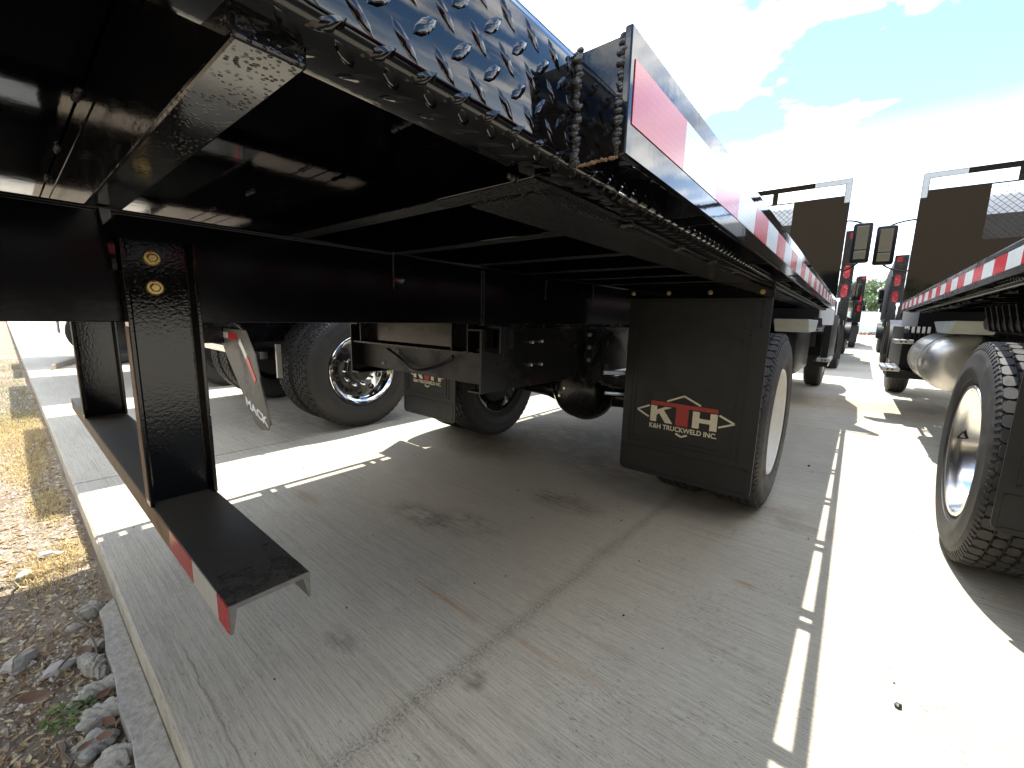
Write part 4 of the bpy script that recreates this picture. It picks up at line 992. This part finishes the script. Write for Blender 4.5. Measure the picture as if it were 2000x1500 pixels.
# tilted flap: local frame with x along the flap width, w along its height
FY = 1.25
q = MB(); t = 0.010
FP = [(-4.555, 0.93), (-4.36, 0.70), (-4.144, 0.50), (-3.893, 0.266), (-3.78, 0.17), (-3.66, 0.135), (-3.52, 0.155), (-3.464, 0.222), (-3.52, 0.36), (-3.60, 0.52), (-3.68, 0.74), (-3.86, 0.93)]
q.prism(FP, lambda p, t_: (p[0], t_, p[1]), FY, FY + t)
lf = q.build('mud_flap', M['paleflap'], left, bevel=0.001); sub(lf)
me, wd = text_mesh('MACK', 0.10, 'lettering', M['whitepaint'], bold=0.003)
kx = 0.44 / wd
for v in me.vertices:
    x = v.co.x * kx; z = v.co.y; v.co = Vector((-4.06 + 0.12 + x - 0.25 * z, FY - 0.002 - v.co.z, 0.30 + z - 0.26 * x))
o = bpy.data.objects.new('lettering', me); link(o, lf)
q = MB()
for i in range(26):
    t_ = i / 26; z = 0.56 - 0.36 * t_; x = -3.618 + (0.154 * t_)
    q.box(x, x + 0.010, FY - 0.004, FY + 0.014, z, z + 0.004)
q.build('moulded_rib', M['flap'], lf)
q = MB(); q.tube([(-5.0, FY + 0.04, 0.925), (-4.50, FY + 0.04, 0.945), (-4.13, FY + 0.035, 0.962), (-3.97, FY + 0.03, 0.925), (-3.80, FY + 0.02, 0.75), (-3.66, FY + 0.02, 0.45)], 0.020, 12)
ar = q.build('flap_bracket', M['chrome'], left, smooth=40)
for (a, b, mt) in (((-4.50, 0.875), (-4.262, 0.872), 'tape_white'), ((-4.26, 0.872), (-4.05, 0.868), 'tape_red'), ((-4.0, 0.84), (-3.862, 0.71), 'tape_white'), ((-3.86, 0.708), (-3.70, 0.53), 'tape_red')):
    d = Vector((b[0] - a[0], b[1] - a[1])).normalized(); n = Vector((-d.y, d.x)) * 0.026
    q = MB(); q.prism([(a[0] + n.x, a[1] + n.y), (b[0] + n.x, b[1] + n.y), (b[0] - n.x, b[1] - n.y), (a[0] - n.x, a[1] - n.y)], lambda p, t_: (p[0], t_, p[1]), FY - 0.004, FY + 0.002)
    q.build('reflective_strip', M[mt], lf)
q = MB(); q.box(-4.85, -4.5, FY - 0.05, FY + 0.10, 0.80, 1.0); q.build('lamp_box', M['paint2'], left, bevel=0.01)
q = MB(); q.lathe([(0, 0.045), (-0.01, 0.043), (-0.014, 0)], (-4.58, FY - 0.05, 0.90), 'Y', 20); q.build('lamp', M['chrome'], left, smooth=30)
q = MB(); q.box(-4.98, -4.852, FY - 0.06, FY + 0.0, 0.83, 0.99); q.build('tail_lamp', M['lamp'], left, bevel=0.015)
q = MB(); q.box(-5.3, -3.75, FY + 0.06, FY + 0.12, 0.70, 0.76); q.build('mount_bar', M['chrome'], left)
cab(left, lambda u, y, z: (-3.70 - u, y, z), 7.2, 1.30, 'paint')
wheel(left, -3.85, 9.6, 1, 'steer', 'chrome', deep=True, letters=None); wheel(left, -6.1, 9.6, -1, 'steer', 'chrome', deep=True, letters=None)

# ------------------------------------------------------------------ THIRD TRUCK far left
third = thing('truck_chassis', 'farthest left truck, only its dark dual tyres showing between the near bumper posts', 'truck', (-8.3, 2.3, 0))
wheel(third, -6.95, 2.05, 1, rim='black', hub=False, letters=None); wheel(third, -7.28, 2.05, 1, rim='black', hub=False, letters=None)
wheel(third, -9.75, 2.05, -1, rim='black', hub=False, letters=None); wheel(third, -9.42, 2.05, -1, rim='black', hub=False, letters=None)
q = MB(); q.tube([(-9.6, 2.05, 0.55), (-7.1, 2.05, 0.55)], 0.08, 12); q.build('axle', M['blackish'], third)
for x in (-7.9, -8.8):
    q = MB(); q.box(x, x + 0.07, 0.8, 7.5, 0.80, 1.05); q.build('chassis_rail', M['paint2'], third)
q = MB(); q.box(-9.85, -7.05, 0.5, 7.0, 1.28, 1.42); q.build('deck', M['paint2'], third)
fourth = thing('tank_truck', 'truck past the timber block, only a dark tyre and hanging flap showing', 'truck', (-12.5, 2, 0))
wheel(fourth, -10.9, 1.35, 1, rim='black', hub=False, letters=None); wheel(fourth, -13.3, 1.35, -1, rim='black', hub=False, letters=None)
q = MB(); q.tube([(-13.2, 1.35, 0.55), (-11.1, 1.35, 0.55)], 0.08, 12); q.build('axle', M['blackish'], fourth)
q = MB(); q.box(-13.6, -10.9, 0.6, 6.5, 1.15, 1.5); q.build('deck', M['paint2'], fourth)
q = MB(); q.box(-11.35, -10.95, 0.62, 0.635, 0.60, 1.15); q.build('mud_flap', M['flap'], fourth)

# ------------------------------------------------------------------ TRUCKS FARTHER AHEAD
def box_truck(x_r, y0, label, side=1, paint='paint', H=3.15, text=True):
    """side=+1: the right edge is at x_r and shows; -1: left edge at x_r"""
    r = thing('box_body_truck', label, 'truck', (x_r - side * 1.25, y0, 0), 'trucks parked farther up the aisle')
    f = lambda u, y, z: (x_r - side * u, y, z)
    q = MB(f); q.box(0.02, 2.5, y0 + 0.02, y0 + 5.4, 1.30, H); bd = q.build('body', M[paint], r, bevel=0.02); sub(bd)
    q = MB(f); q.box(0.0, 0.30, y0 - 0.06, y0 + 0.018, 1.22, H + 0.03); pst = q.build('corner_post', M['paint2'], r, bevel=0.008); sub(pst)
    q = MB(f); q.box(2.2, 2.5, y0 - 0.06, y0 + 0.018, 1.22, H + 0.03); q.build('corner_post', M['paint2'], r, bevel=0.008)
    for zc_ in (2.28, 1.86):
        q = MB(f); pts = []
        for i in range(16):
            an = 2 * PI * i / 16; pts.append((0.12 + 0.062 * math.cos(an), zc_ + (0.085 if math.sin(an) > 0 else -0.085) + 0.062 * math.sin(an)))
        q.prism(pts, lambda p, t_: (p[0], t_, p[1]), y0 - 0.078, y0 - 0.061); q.build('tail_lamp', M['lamp'], pst)
    q = MB(f); q.box(0.05, 0.15, y0 - 0.066, y0 - 0.061, H - 0.14, H - 0.02); q.build('marker_lamp', M['lamp'], pst)
    q = MB(f); q.box(0.19, 0.215, y0 - 0.09, y0 - 0.061, 1.28, 1.62); q.box(0.17, 0.235, y0 - 0.09, y0 - 0.061, 1.62, 1.70); q.build('latch', M['chrome'], pst)
    q = MB(f); q.box(0.05, 2.45, y0 - 0.04, y0 + 0.1, 1.08, 1.215); q.build('rear_sill', M['paint'], r, bevel=0.01)
    q = MB(f); q.box(0.02, 0.64, y0 + 0.12, y0 + 0.132, 0.30, 1.075); fl = q.build('mud_flap', M['flap'], r); sub(fl)
    if text:
        xs = sorted((f(0.10, 0, 0)[0], f(0.56, 0, 0)[0]))
        put_text('TRUCK &', xs[0] + 0.1, xs[1] - 0.06, 0.56, 0.055, y0 + 0.12, M['whitepaint'], fl, bold=0.002)
        put_text('EQUIPMENT', xs[0] + 0.02, xs[1] - 0.02, 0.48, 0.055, y0 + 0.12, M['whitepaint'], fl, bold=0.002)
        q = MB(f); q.box(0.12, 0.5, y0 + 0.117, y0 + 0.1195, 0.66, 0.672); q.box(0.15, 0.30, y0 + 0.117, y0 + 0.1195, 0.685, 0.73); q.box(0.34, 0.46, y0 + 0.117, y0 + 0.1195, 0.685, 0.75); q.build('emblem', M['whitepaint'], fl)['kind'] = 'stuff'
    wheel(r, x_r - side * 0.05, y0 + 1.0, side, rim='black', hub=False, letters=None); wheel(r, x_r - side * 0.38, y0 + 1.0, side, rim='black', hub=False, letters=None)
    wheel(r, x_r - side * 2.45, y0 + 1.0, -side, rim='black', hub=False, letters=None)
    for u0 in (0.8, 1.65):
        q = MB(f); q.box(u0, u0 + 0.07, y0 + 0.1, y0 + 8.0, 0.8, 1.07); q.build('chassis_rail', M['paint2'], r)
    cab(r, lambda u, y, z: (x_r - side * u, y, z), y0 + 5.6, 1.25, paint)
    wheel(r, x_r - side * 0.1, y0 + 8.0, side, 'steer', 'white', deep=False, letters=None); wheel(r, x_r - side * 2.4, y0 + 8.0, -side, 'steer', 'white', deep=False, letters=None)
    xm = x_r + side * 0.12
    mirror_part(r, min(xm, xm - side * 0.2), max(xm, xm - side * 0.2), y0 + 6.0, 1.9, 2.45, x_r - side * 0.2, side)
    return r
box_truck(-0.30, 12.4, 'black box bodied truck with two oval red tail lamps just ahead of the near flatbed')
box_truck(-0.12, 25.5, 'second dark box bodied truck farther up the left side of the aisle', H=3.3, text=False, paint='matte')
box_truck(0.44, 15.2, 'dark truck standing ahead of the right flatbed, nearer of the two there', side=-1, H=2.9, text=False, paint='matte')
box_truck(0.78, 28.5, 'dark truck at the far end of the right row, beside the pale fence', side=-1, H=3.1, text=False, paint='matte')

# far fence, blocks, tree, building
fe = thing('fence', 'pale corrugated steel fence closing the far end of the aisle', 'fence', (0, 62, 0))
for i in range(60):
    x = -60 + i * 2.0
    q = MB()
    for kk in range(10):
        q.box(x + kk * 0.2, x + kk * 0.2 + 0.10, 62.0, 62.05, 0.35, 2.6); q.box(x + kk * 0.2 + 0.10, x + kk * 0.2 + 0.1995, 62.03, 62.06, 0.35, 2.6)
    q.build('panel', M['fence'], fe)
bl = thing('block_row', 'low row of red brown blocks along the foot of the pale fence', 'wall', (0, 61, 0))
bmsh = None
for i in range(120):
    q = MB(); x = -20 + i * 0.35; s_ = random.uniform(0.85, 1.1)
    if bmsh is None or i % 12 == 0:
        q.blob((0, 0, 0), 0.22, i, 1, (0.85, 0.8, 0.9), 0.15); bmsh = q.mesh('block', M['blockred'])
    o = bpy.data.objects.new('block', bmsh); link(o, bl); o.location = (x, 61.2 + random.uniform(-0.1, 0.1), 0.17); o.rotation_euler = (random.random() * 0.4, random.random() * 0.4, random.random() * 6)
def tree(x, y, h, label, seed):
    rnd = random.Random(seed)
    t = thing('tree', label, 'tree', (x, y, 0), 'trees beyond the fence')
    q = MB(); q.tube([(x, y, -0.1), (x + 0.1, y, h * 0.3), (x, y + 0.1, h * 0.55), (x + 0.2, y, h * 0.8)], [0.28, 0.22, 0.15, 0.05], 8)
    for i in range(7):
        a = rnd.uniform(0, 2 * PI); z = h * rnd.uniform(0.35, 0.6); q.tube([(x, y, z), (x + math.cos(a) * h * 0.15, y + math.sin(a) * h * 0.15, z + h * 0.12), (x + math.cos(a) * h * 0.25, y + math.sin(a) * h * 0.25, z + h * 0.22)], [0.10, 0.07, 0.03], 6)
    q.build('trunk', M['bark'], t, smooth=50)
    c = MB(); cl = [(rnd.gauss(0, 0.22) * h, rnd.gauss(0, 0.22) * h, h * rnd.uniform(0.42, 0.98), rnd.uniform(0.07, 0.14) * h) for _ in range(26)]
    for (cx_, cy_, cz_, cr_) in cl:
        for _ in range(170):
            d = Vector((rnd.gauss(0, 1), rnd.gauss(0, 1), rnd.gauss(0, 0.8))).normalized() * cr_ * rnd.random() ** 0.4
            p = Vector((x + cx_, y + cy_, cz_)) + d; s_ = rnd.uniform(0.10, 0.22)
            u = Vector((rnd.gauss(0, 1), rnd.gauss(0, 1), rnd.gauss(0, 1))).normalized(); v_ = u.orthogonal().normalized()
            c.add([tuple(p - u * s_), tuple(p + v_ * s_ * 0.5), tuple(p + u * s_), tuple(p - v_ * s_ * 0.5)], [(0, 1, 2, 3)])
    cr_ = c.build('crown', M['leaf'], t); return t
tree(1.0, 66, 6.3, 'round green tree rising just behind the pale fence', 3)
tree(-9.5, 70, 7.5, 'taller green tree left of the aisle, hidden mostly by the trucks', 5)
tree(14, 68, 7.0, 'broad green tree at the right, behind the right flatbed', 8)

wh = thing('warehouse', 'tan warehouse wall behind the photographer, mirrored in the black headboards and paint', 'building', (0, -15, 0))
q = MB(); q.box(-34, 34, -24, -15, -0.2, 8.6); q.build('wall', M['tanwall'], wh)
q = MB(); q.box(-34.3, 34.3, -24.3, -14.7, 8.602, 9.0); q.build('roof', M['stucco'], wh)
for i in range(7):
    q = MB(); q.box(-29 + i * 9, -25.5 + i * 9, -14.998, -14.9, 0.0, 3.8); q.build('roller_door', M['paint2'], wh)
q = MB(); rnd = random.Random(9)
for _ in range(9000):
    x = rnd.uniform(-30, 30); z = rnd.uniform(0, 2.9 + math.sin(x * 1.3) * 0.4); y = -11 + rnd.uniform(-0.6, 0.6)
    p = Vector((x, y, z)); u = Vector((rnd.gauss(0, 1), rnd.gauss(0, 1), rnd.gauss(0, 1))).normalized(); v_ = u.orthogonal().normalized(); s_ = rnd.uniform(0.08, 0.2)
    q.add([tuple(p - u * s_), tuple(p + v_ * s_ * 0.5), tuple(p + u * s_), tuple(p - v_ * s_ * 0.5)], [(0, 1, 2, 3)])
stuff(q.build('hedge', M['leaf']), 'dark green hedge along the foot of the tan warehouse', 'hedge')

# ------------------------------------------------------------------ small things on and beside the pavement
q = MB(); q.hexa([(-10.62, 0.47, 0.0), (-10.40, 0.44, 0.0), (-11.75, 0.86, 0.0), (-11.95, 0.80, 0.0), (-10.62, 0.47, 0.09), (-10.40, 0.44, 0.09), (-11.75, 0.86, 0.09), (-11.95, 0.80, 0.09)])
tag(q.build('timber_block', M['wood'], bevel=0.004), 'weathered timber block lying on the sunlit concrete at far left', 'timber')
# footing strip along the slab's foot and broken concrete
q = MB(); pts = [(-2.22, 0.171), (-0.2, 0.171), (-0.2, 0.085), (-0.9, 0.088), (-1.25, 0.092), (-1.40, 0.102), (-1.56, 0.097), (-1.75, 0.109), (-1.86, 0.104), (-2.05, 0.120), (-2.15, 0.118)]
q.prism(pts, lambda p, t_: (p[0], p[1], t_), -0.16, -0.072)
struct(q.build('footing', M['oldconcrete'], bevel=0.004))
def lump(name, c, r, sq, seed, label, cat, group=None, mat='oldconcrete', n=4, jag=0.13):
    q = MB(); q.blob((0, 0, 0), r, seed, n, sq, 0.02)
    rnd = random.Random(seed); ph = [rnd.uniform(0, 6) for _ in range(6)]
    vv = []
    for (x, y, z) in q.v:
        k_ = 1 + jag * (math.sin(x / r * 4 + ph[0]) + math.sin(y / r * 5 + ph[1]) + math.sin(z / r * 4 + ph[2])) + jag * 0.8 * math.sin(x / r * 11 + y / r * 9 + ph[3]) + rnd.uniform(-1, 1) * jag * 0.35
        vv.append((x * k_, y * k_, z * k_))
    q.v = vv
    o = q.build(name, M[mat], smooth=25); o.location = c; o.rotation_euler = (rnd.uniform(-0.2, 0.2), rnd.uniform(-0.2, 0.2), rnd.uniform(0, 6))
    return tag(o, label, cat, group)
G1 = 'broken concrete lumps along the slab edge'
L1 = [((-2.20, 0.100, -0.090), 0.034, (1.1, 0.8, 0.95), 'rounded pale concrete lump at the far end of the footing'), ((-1.86, 0.074, -0.098), 0.045, (1.7, 0.65, 0.7), 'long rough lump third from the far end, against the footing'),
      ((-1.72, 0.068, -0.100), 0.040, (1.4, 0.75, 0.7), 'rough grey lump in the middle of the chain of broken concrete'), ((-1.60, 0.060, -0.100), 0.042, (1.3, 0.8, 0.7), 'broken lump just before the pair of reddish leaves'),
      ((-1.50, 0.035, -0.105), 0.036, (1.3, 0.9, 0.7), 'pale jagged lump out on the dirt by the leaves'), ((-1.40, 0.060, -0.100), 0.045, (1.3, 0.75, 0.6), 'large flat concrete lump at the bottom of the picture by the footing'),
      ((-1.40, -0.01, -0.11), 0.034, (1.2, 0.8, 0.7), 'small lump at the bottom edge nearest the picture corner'), ((-1.97, 0.085, -0.098), 0.030, (1.3, 0.7, 0.7), 'small lump second from the far end of the footing')]
for i, (c, r, sq, lb) in enumerate(L1): lump('concrete_lump', c, r * 0.95, sq, 20 + i, lb, 'rubble', G1)
L2 = [((-1.93, -0.005, -0.10), 0.032, (1.3, 0.8, 0.6), 'grey angular stone in the shade beside the pale lump'), ((-2.05, -0.09, -0.10), 0.040, (1.2, 0.9, 0.7), 'pale blue grey stone at the left edge in shade'), ((-2.9, 0.02, -0.10), 0.035, (1.4, 0.9, 0.5), 'light stone in the sunlit dry grass'),
      ((-2.75, -0.06, -0.10), 0.03, (1.3, 0.8, 0.6), 'small light stone left of the dry grass'), ((-1.72, 0.02, -0.105), 0.022, (1, 0.9, 0.7), 'tiny stone between twigs in the shade'), ((-2.15, 0.05, -0.105), 0.024, (1.3, 0.8, 0.6), 'pebble by the kerb foot at the shade edge')]
for i, (c, r, sq, lb) in enumerate(L2): lump('stone', c, r, sq, 60 + i, lb, 'stone', 'loose stones on the dirt', 'stone', 2, 0.14)
def leaf_obj(c, L, rot, label, col='deadleaf', grp='dead leaves on the dirt'):
    q = MB(); pts = []
    for i in range(7):
        t = i / 6; w_ = math.sin(PI * t ** 0.8) * L * 0.26; x = (t - 0.5) * L; zc_ = 0.18 * L * (t - 0.5) ** 2 * 4 * 0.5
        pts.append((x, w_, zc_ + w_ * 0.35)); pts.append((x, 0, zc_)); pts.append((x, -w_, zc_ + w_ * 0.3))
    fs = []
    for i in range(6):
        for j in range(2): fs.append((i * 3 + j, i * 3 + j + 1, i * 3 + j + 4, i * 3 + j + 3))
    q.add(pts, fs); o = q.build('fallen_leaf', M[col], smooth=60); o.location = c; o.rotation_euler = rot
    return tag(o, label, 'leaf', grp)
leaf_obj((-1.50, 0.072, -0.060), 0.045, (0.1, 0.2, 0.5), 'reddish dead leaf lying on the broken concrete, upper of a pair')
leaf_obj((-1.455, 0.058, -0.060), 0.042, (0.3, -0.1, 0.9), 'brown dead leaf just under the reddish leaf on the rubble')
leaf_obj((-1.47, 0.02, -0.07), 0.04, (0.1, 0.0, 2.0), 'dull brown dead leaf between two concrete lumps')
leaf_obj((-1.93, 0.06, -0.085), 0.07, (0.2, 0.1, 0.3), 'light brown curled leaf by the kerb foot')
leaf_obj((-1.80, -0.06, -0.085), 0.09, (0.1, 0.2, 1.3), 'large tan dead leaf at the left edge in the shade')
leaf_obj((-1.66, 0.075, -0.08), 0.05, (0.3, 0.1, 2.3), 'dark dead leaf next to the rounded pale lump')
def twig(p0, p1, r, label):
    rnd = random.Random(hash(label) & 1023); n = 7; pts = []
    for i in range(n):
        t = i / (n - 1); pts.append(tuple(Vector(p0).lerp(Vector(p1), t) + Vector((rnd.uniform(-1, 1), rnd.uniform(-1, 1), rnd.uniform(0, 1))) * 0.010 * (1 if 0 < i < n - 1 else 0)))
    q = MB(); q.tube(pts, [r * (1 - 0.6 * i / (n - 1)) for i in range(n)], 6)
    tag(q.build('twig', M['twig'], smooth=50), label, 'twig', 'dry twigs on the dirt')
twig((-2.35, 0.02, -0.08), (-1.95, 0.10, -0.05), 0.006, 'long bare twig reaching from the dry grass to the kerb')
twig((-1.55, -0.02, -0.09), (-1.35, -0.01, -0.07), 0.008, 'thick dark stick on the dirt left of the footing')
twig((-2.05, 0.09, -0.07), (-1.80, 0.07, -0.05), 0.004, 'thin curved twig in the shade at the kerb foot')
twig((-1.30, -0.08, -0.09), (-1.12, -0.03, -0.07), 0.004, 'slender twig near the bottom left corner')
twig((-2.25, -0.03, -0.08), (-1.98, -0.10, -0.07), 0.003, 'straight thin twig lying left of the angular stone')
twig((-1.95, 0.03, -0.07), (-1.78, -0.02, -0.07), 0.0045, 'short dark twig between the stones and the weed')
twig((-2.6, -0.08, -0.08), (-2.35, -0.14, -0.06), 0.005, 'grey twig in the sunlit litter at the shade line')
# weed
wd_ = thing('weed', 'small bright green weed on the dirt beside the broken concrete', 'plant', (-1.67, 0.0, -0.105))
rnd = random.Random(4)
lm = None
q = MB(); q.add([(-0.5, 0, 0), (-0.15, 0.2, 0.06), (0.25, 0.16, 0.08), (0.5, 0, 0.02), (0.25, -0.16, 0.08), (-0.15, -0.2, 0.06)], [(0, 1, 2, 3), (0, 3, 4, 5)]); lm = q.mesh('leaf', M['weedleaf'])
for i in range(150):
    a = rnd.uniform(0, 6.28); rr = 0.055 * math.sqrt(rnd.random())
    o = bpy.data.objects.new('leaf', lm); link(o, wd_); s_ = rnd.uniform(0.012, 0.022)
    o.matrix_parent_inverse = Matrix.Identity(4)
    o.location = (rr * math.cos(a) * 1.2, rr * math.sin(a), rnd.uniform(0.0, 0.035) * (1 - rr * 8)); o.rotation_euler = (rnd.uniform(-0.7, 0.7), rnd.uniform(-0.7, 0.7), rnd.uniform(0, 6)); o.scale = (s_, s_, s_)
# scattered ground cover
def scatter(n, region, size, mat, name, label, shape='chip', zoff=0.0, dens=None, hgt=0.05):
    rnd = random.Random(n); q = MB(); vs = q.v; fs = q.f
    for _ in range(n):
        for _t in range(6):
            # denser toward the camera side
            x = region[1] - (region[1] - region[0]) * rnd.random() ** 1.7; y = rnd.uniform(region[2], region[3])
            if dens is None or dens(x, y) > rnd.random(): break
        else: continue
        z = dz(x, y) + zoff; s_ = rnd.uniform(*size); a = rnd.uniform(0, 6.28); ca, sa = math.cos(a), math.sin(a); o = len(vs)
        if shape == 'chip':
            h = s_ * rnd.uniform(0.3, 0.7)
            for (px_, py_) in ((1, 0.1), (0.2, 0.8), (-0.9, 0.3), (-0.3, -0.8)):
                px_ *= rnd.uniform(0.7, 1.2); py_ *= rnd.uniform(0.6, 1.1)
                vs.append((x + s_ * (px_ * ca - py_ * sa), y + s_ * (px_ * sa + py_ * ca), z - h * 0.3))
            vs.append((x + s_ * 0.2 * ca, y + s_ * 0.2 * sa, z + h)); vs.append((x - s_ * 0.2 * ca, y - s_ * 0.2 * sa, z + h * 0.8))
            fs += [(o, o + 1, o + 4), (o + 1, o + 5, o + 4), (o + 1, o + 2, o + 5), (o + 2, o + 3, o + 5), (o + 3, o + 4, o + 5), (o + 3, o, o + 4)]
        elif shape == 'flake':
            tl = rnd.uniform(-0.5, 0.5); w_ = s_ * rnd.uniform(0.15, 0.5)
            for (px_, py_) in ((1, 0), (0, 0.5), (-1, 0), (0, -0.5)):
                X = px_ * s_; Y = py_ * w_ * 2
                vs.append((x + X * ca - Y * sa, y + X * sa + Y * ca, z + 0.004 + X * tl * 0.5 + abs(Y) * 0.3))
            fs.append((o, o + 1, o + 2, o + 3))
        else:
            L_ = s_; b = rnd.uniform(0.2, 1.0); wd2 = 0.0011
            d = Vector((ca, sa, 0)); nn = Vector((-sa, ca, 0)) * wd2
            p = Vector((x, y, z)); p1 = p + d * L_ * 0.4 * b + Vector((0, 0, L_ * 0.4)); p2 = p + d * L_ * b + Vector((0, 0, L_ * 0.55 * (1.2 - b)))
            for v_ in (p - nn, p + nn, p1 + nn, p1 - nn, p2): vs.append(tuple(v_))
            fs += [(o, o + 1, o + 2, o + 3), (o + 3, o + 2, o + 4)]
    o = q.build(name, M[mat]); stuff(o, label, None); return o
RG = (-9.0, -1.0, -0.75, 0.155)
scatter(24000, RG, (0.003, 0.011), 'chips', 'gravel', 'pale gravel and crumbled concrete spread over the dirt by the kerb')
scatter(3500, RG, (0.010, 0.022), 'chips', 'gravel', 'coarser pale gravel among the dry litter')
scatter(9000, RG, (0.006, 0.022), 'litter', 'leaf_litter', 'brown dry leaf litter strewn over the dirt', 'flake')
def gd(x, y):
    v = 0
    for (cx_, cy_, rx_, ry_) in ((-2.85, 0.09, 0.28, 0.06), (-2.75, 0.0, 0.25, 0.12), (-3.7, 0.05, 0.5, 0.1), (-4.8, 0.0, 0.8, 0.15), (-6, 0.0, 1.5, 0.3)):
        v = max(v, 1 - ((x - cx_) / rx_) ** 2 - ((y - cy_) / ry_) ** 2)
    return max(v, 0.008)
scatter(16000, (-9, -1.5, -0.6, 0.15), (0.03, 0.075), 'straw', 'dry_grass', 'yellow dry grass matted on the sunlit dirt', 'blade', dens=gd)
def gg(x, y): return 1.0 if x < -6.2 else 0.0
scatter(6000, (-14, -5.5, -0.8, 0.12), (0.04, 0.11), 'greengrass', 'green_grass', 'greenish grass at the far end of the dirt verge', 'blade', dens=gg)
# pebbles on concrete
peb = [(1770, 1200), (1590, 876), (762, 1160), (787, 1005), (740, 985), (1025, 1060)]
q = MB(); rnd = random.Random(2)
for _ in range(90):
    x = rnd.uniform(-3.0, 1.0); y = rnd.uniform(0.3, 4.0); q.blob((x, y, 0.002), rnd.uniform(0.002, 0.0045), rnd.random(), 1, (1, 1, 0.7), 0.3)
stuff(q.build('crumbs', M['blackish']), 'scattered dark crumbs of dirt on the concrete')
for (x, y, lb) in ((0.215, 1.55, 'dark pebble on the sunlit concrete between the trucks'), (-0.19, 3.9, 'small dark pebble in the shade beside the rear tyre')):
    lump('pebble', (x, y, 0.006), 0.010, (1, 1, 0.7), 5, lb, 'stone', None, 'blackish', 1, 0.1)
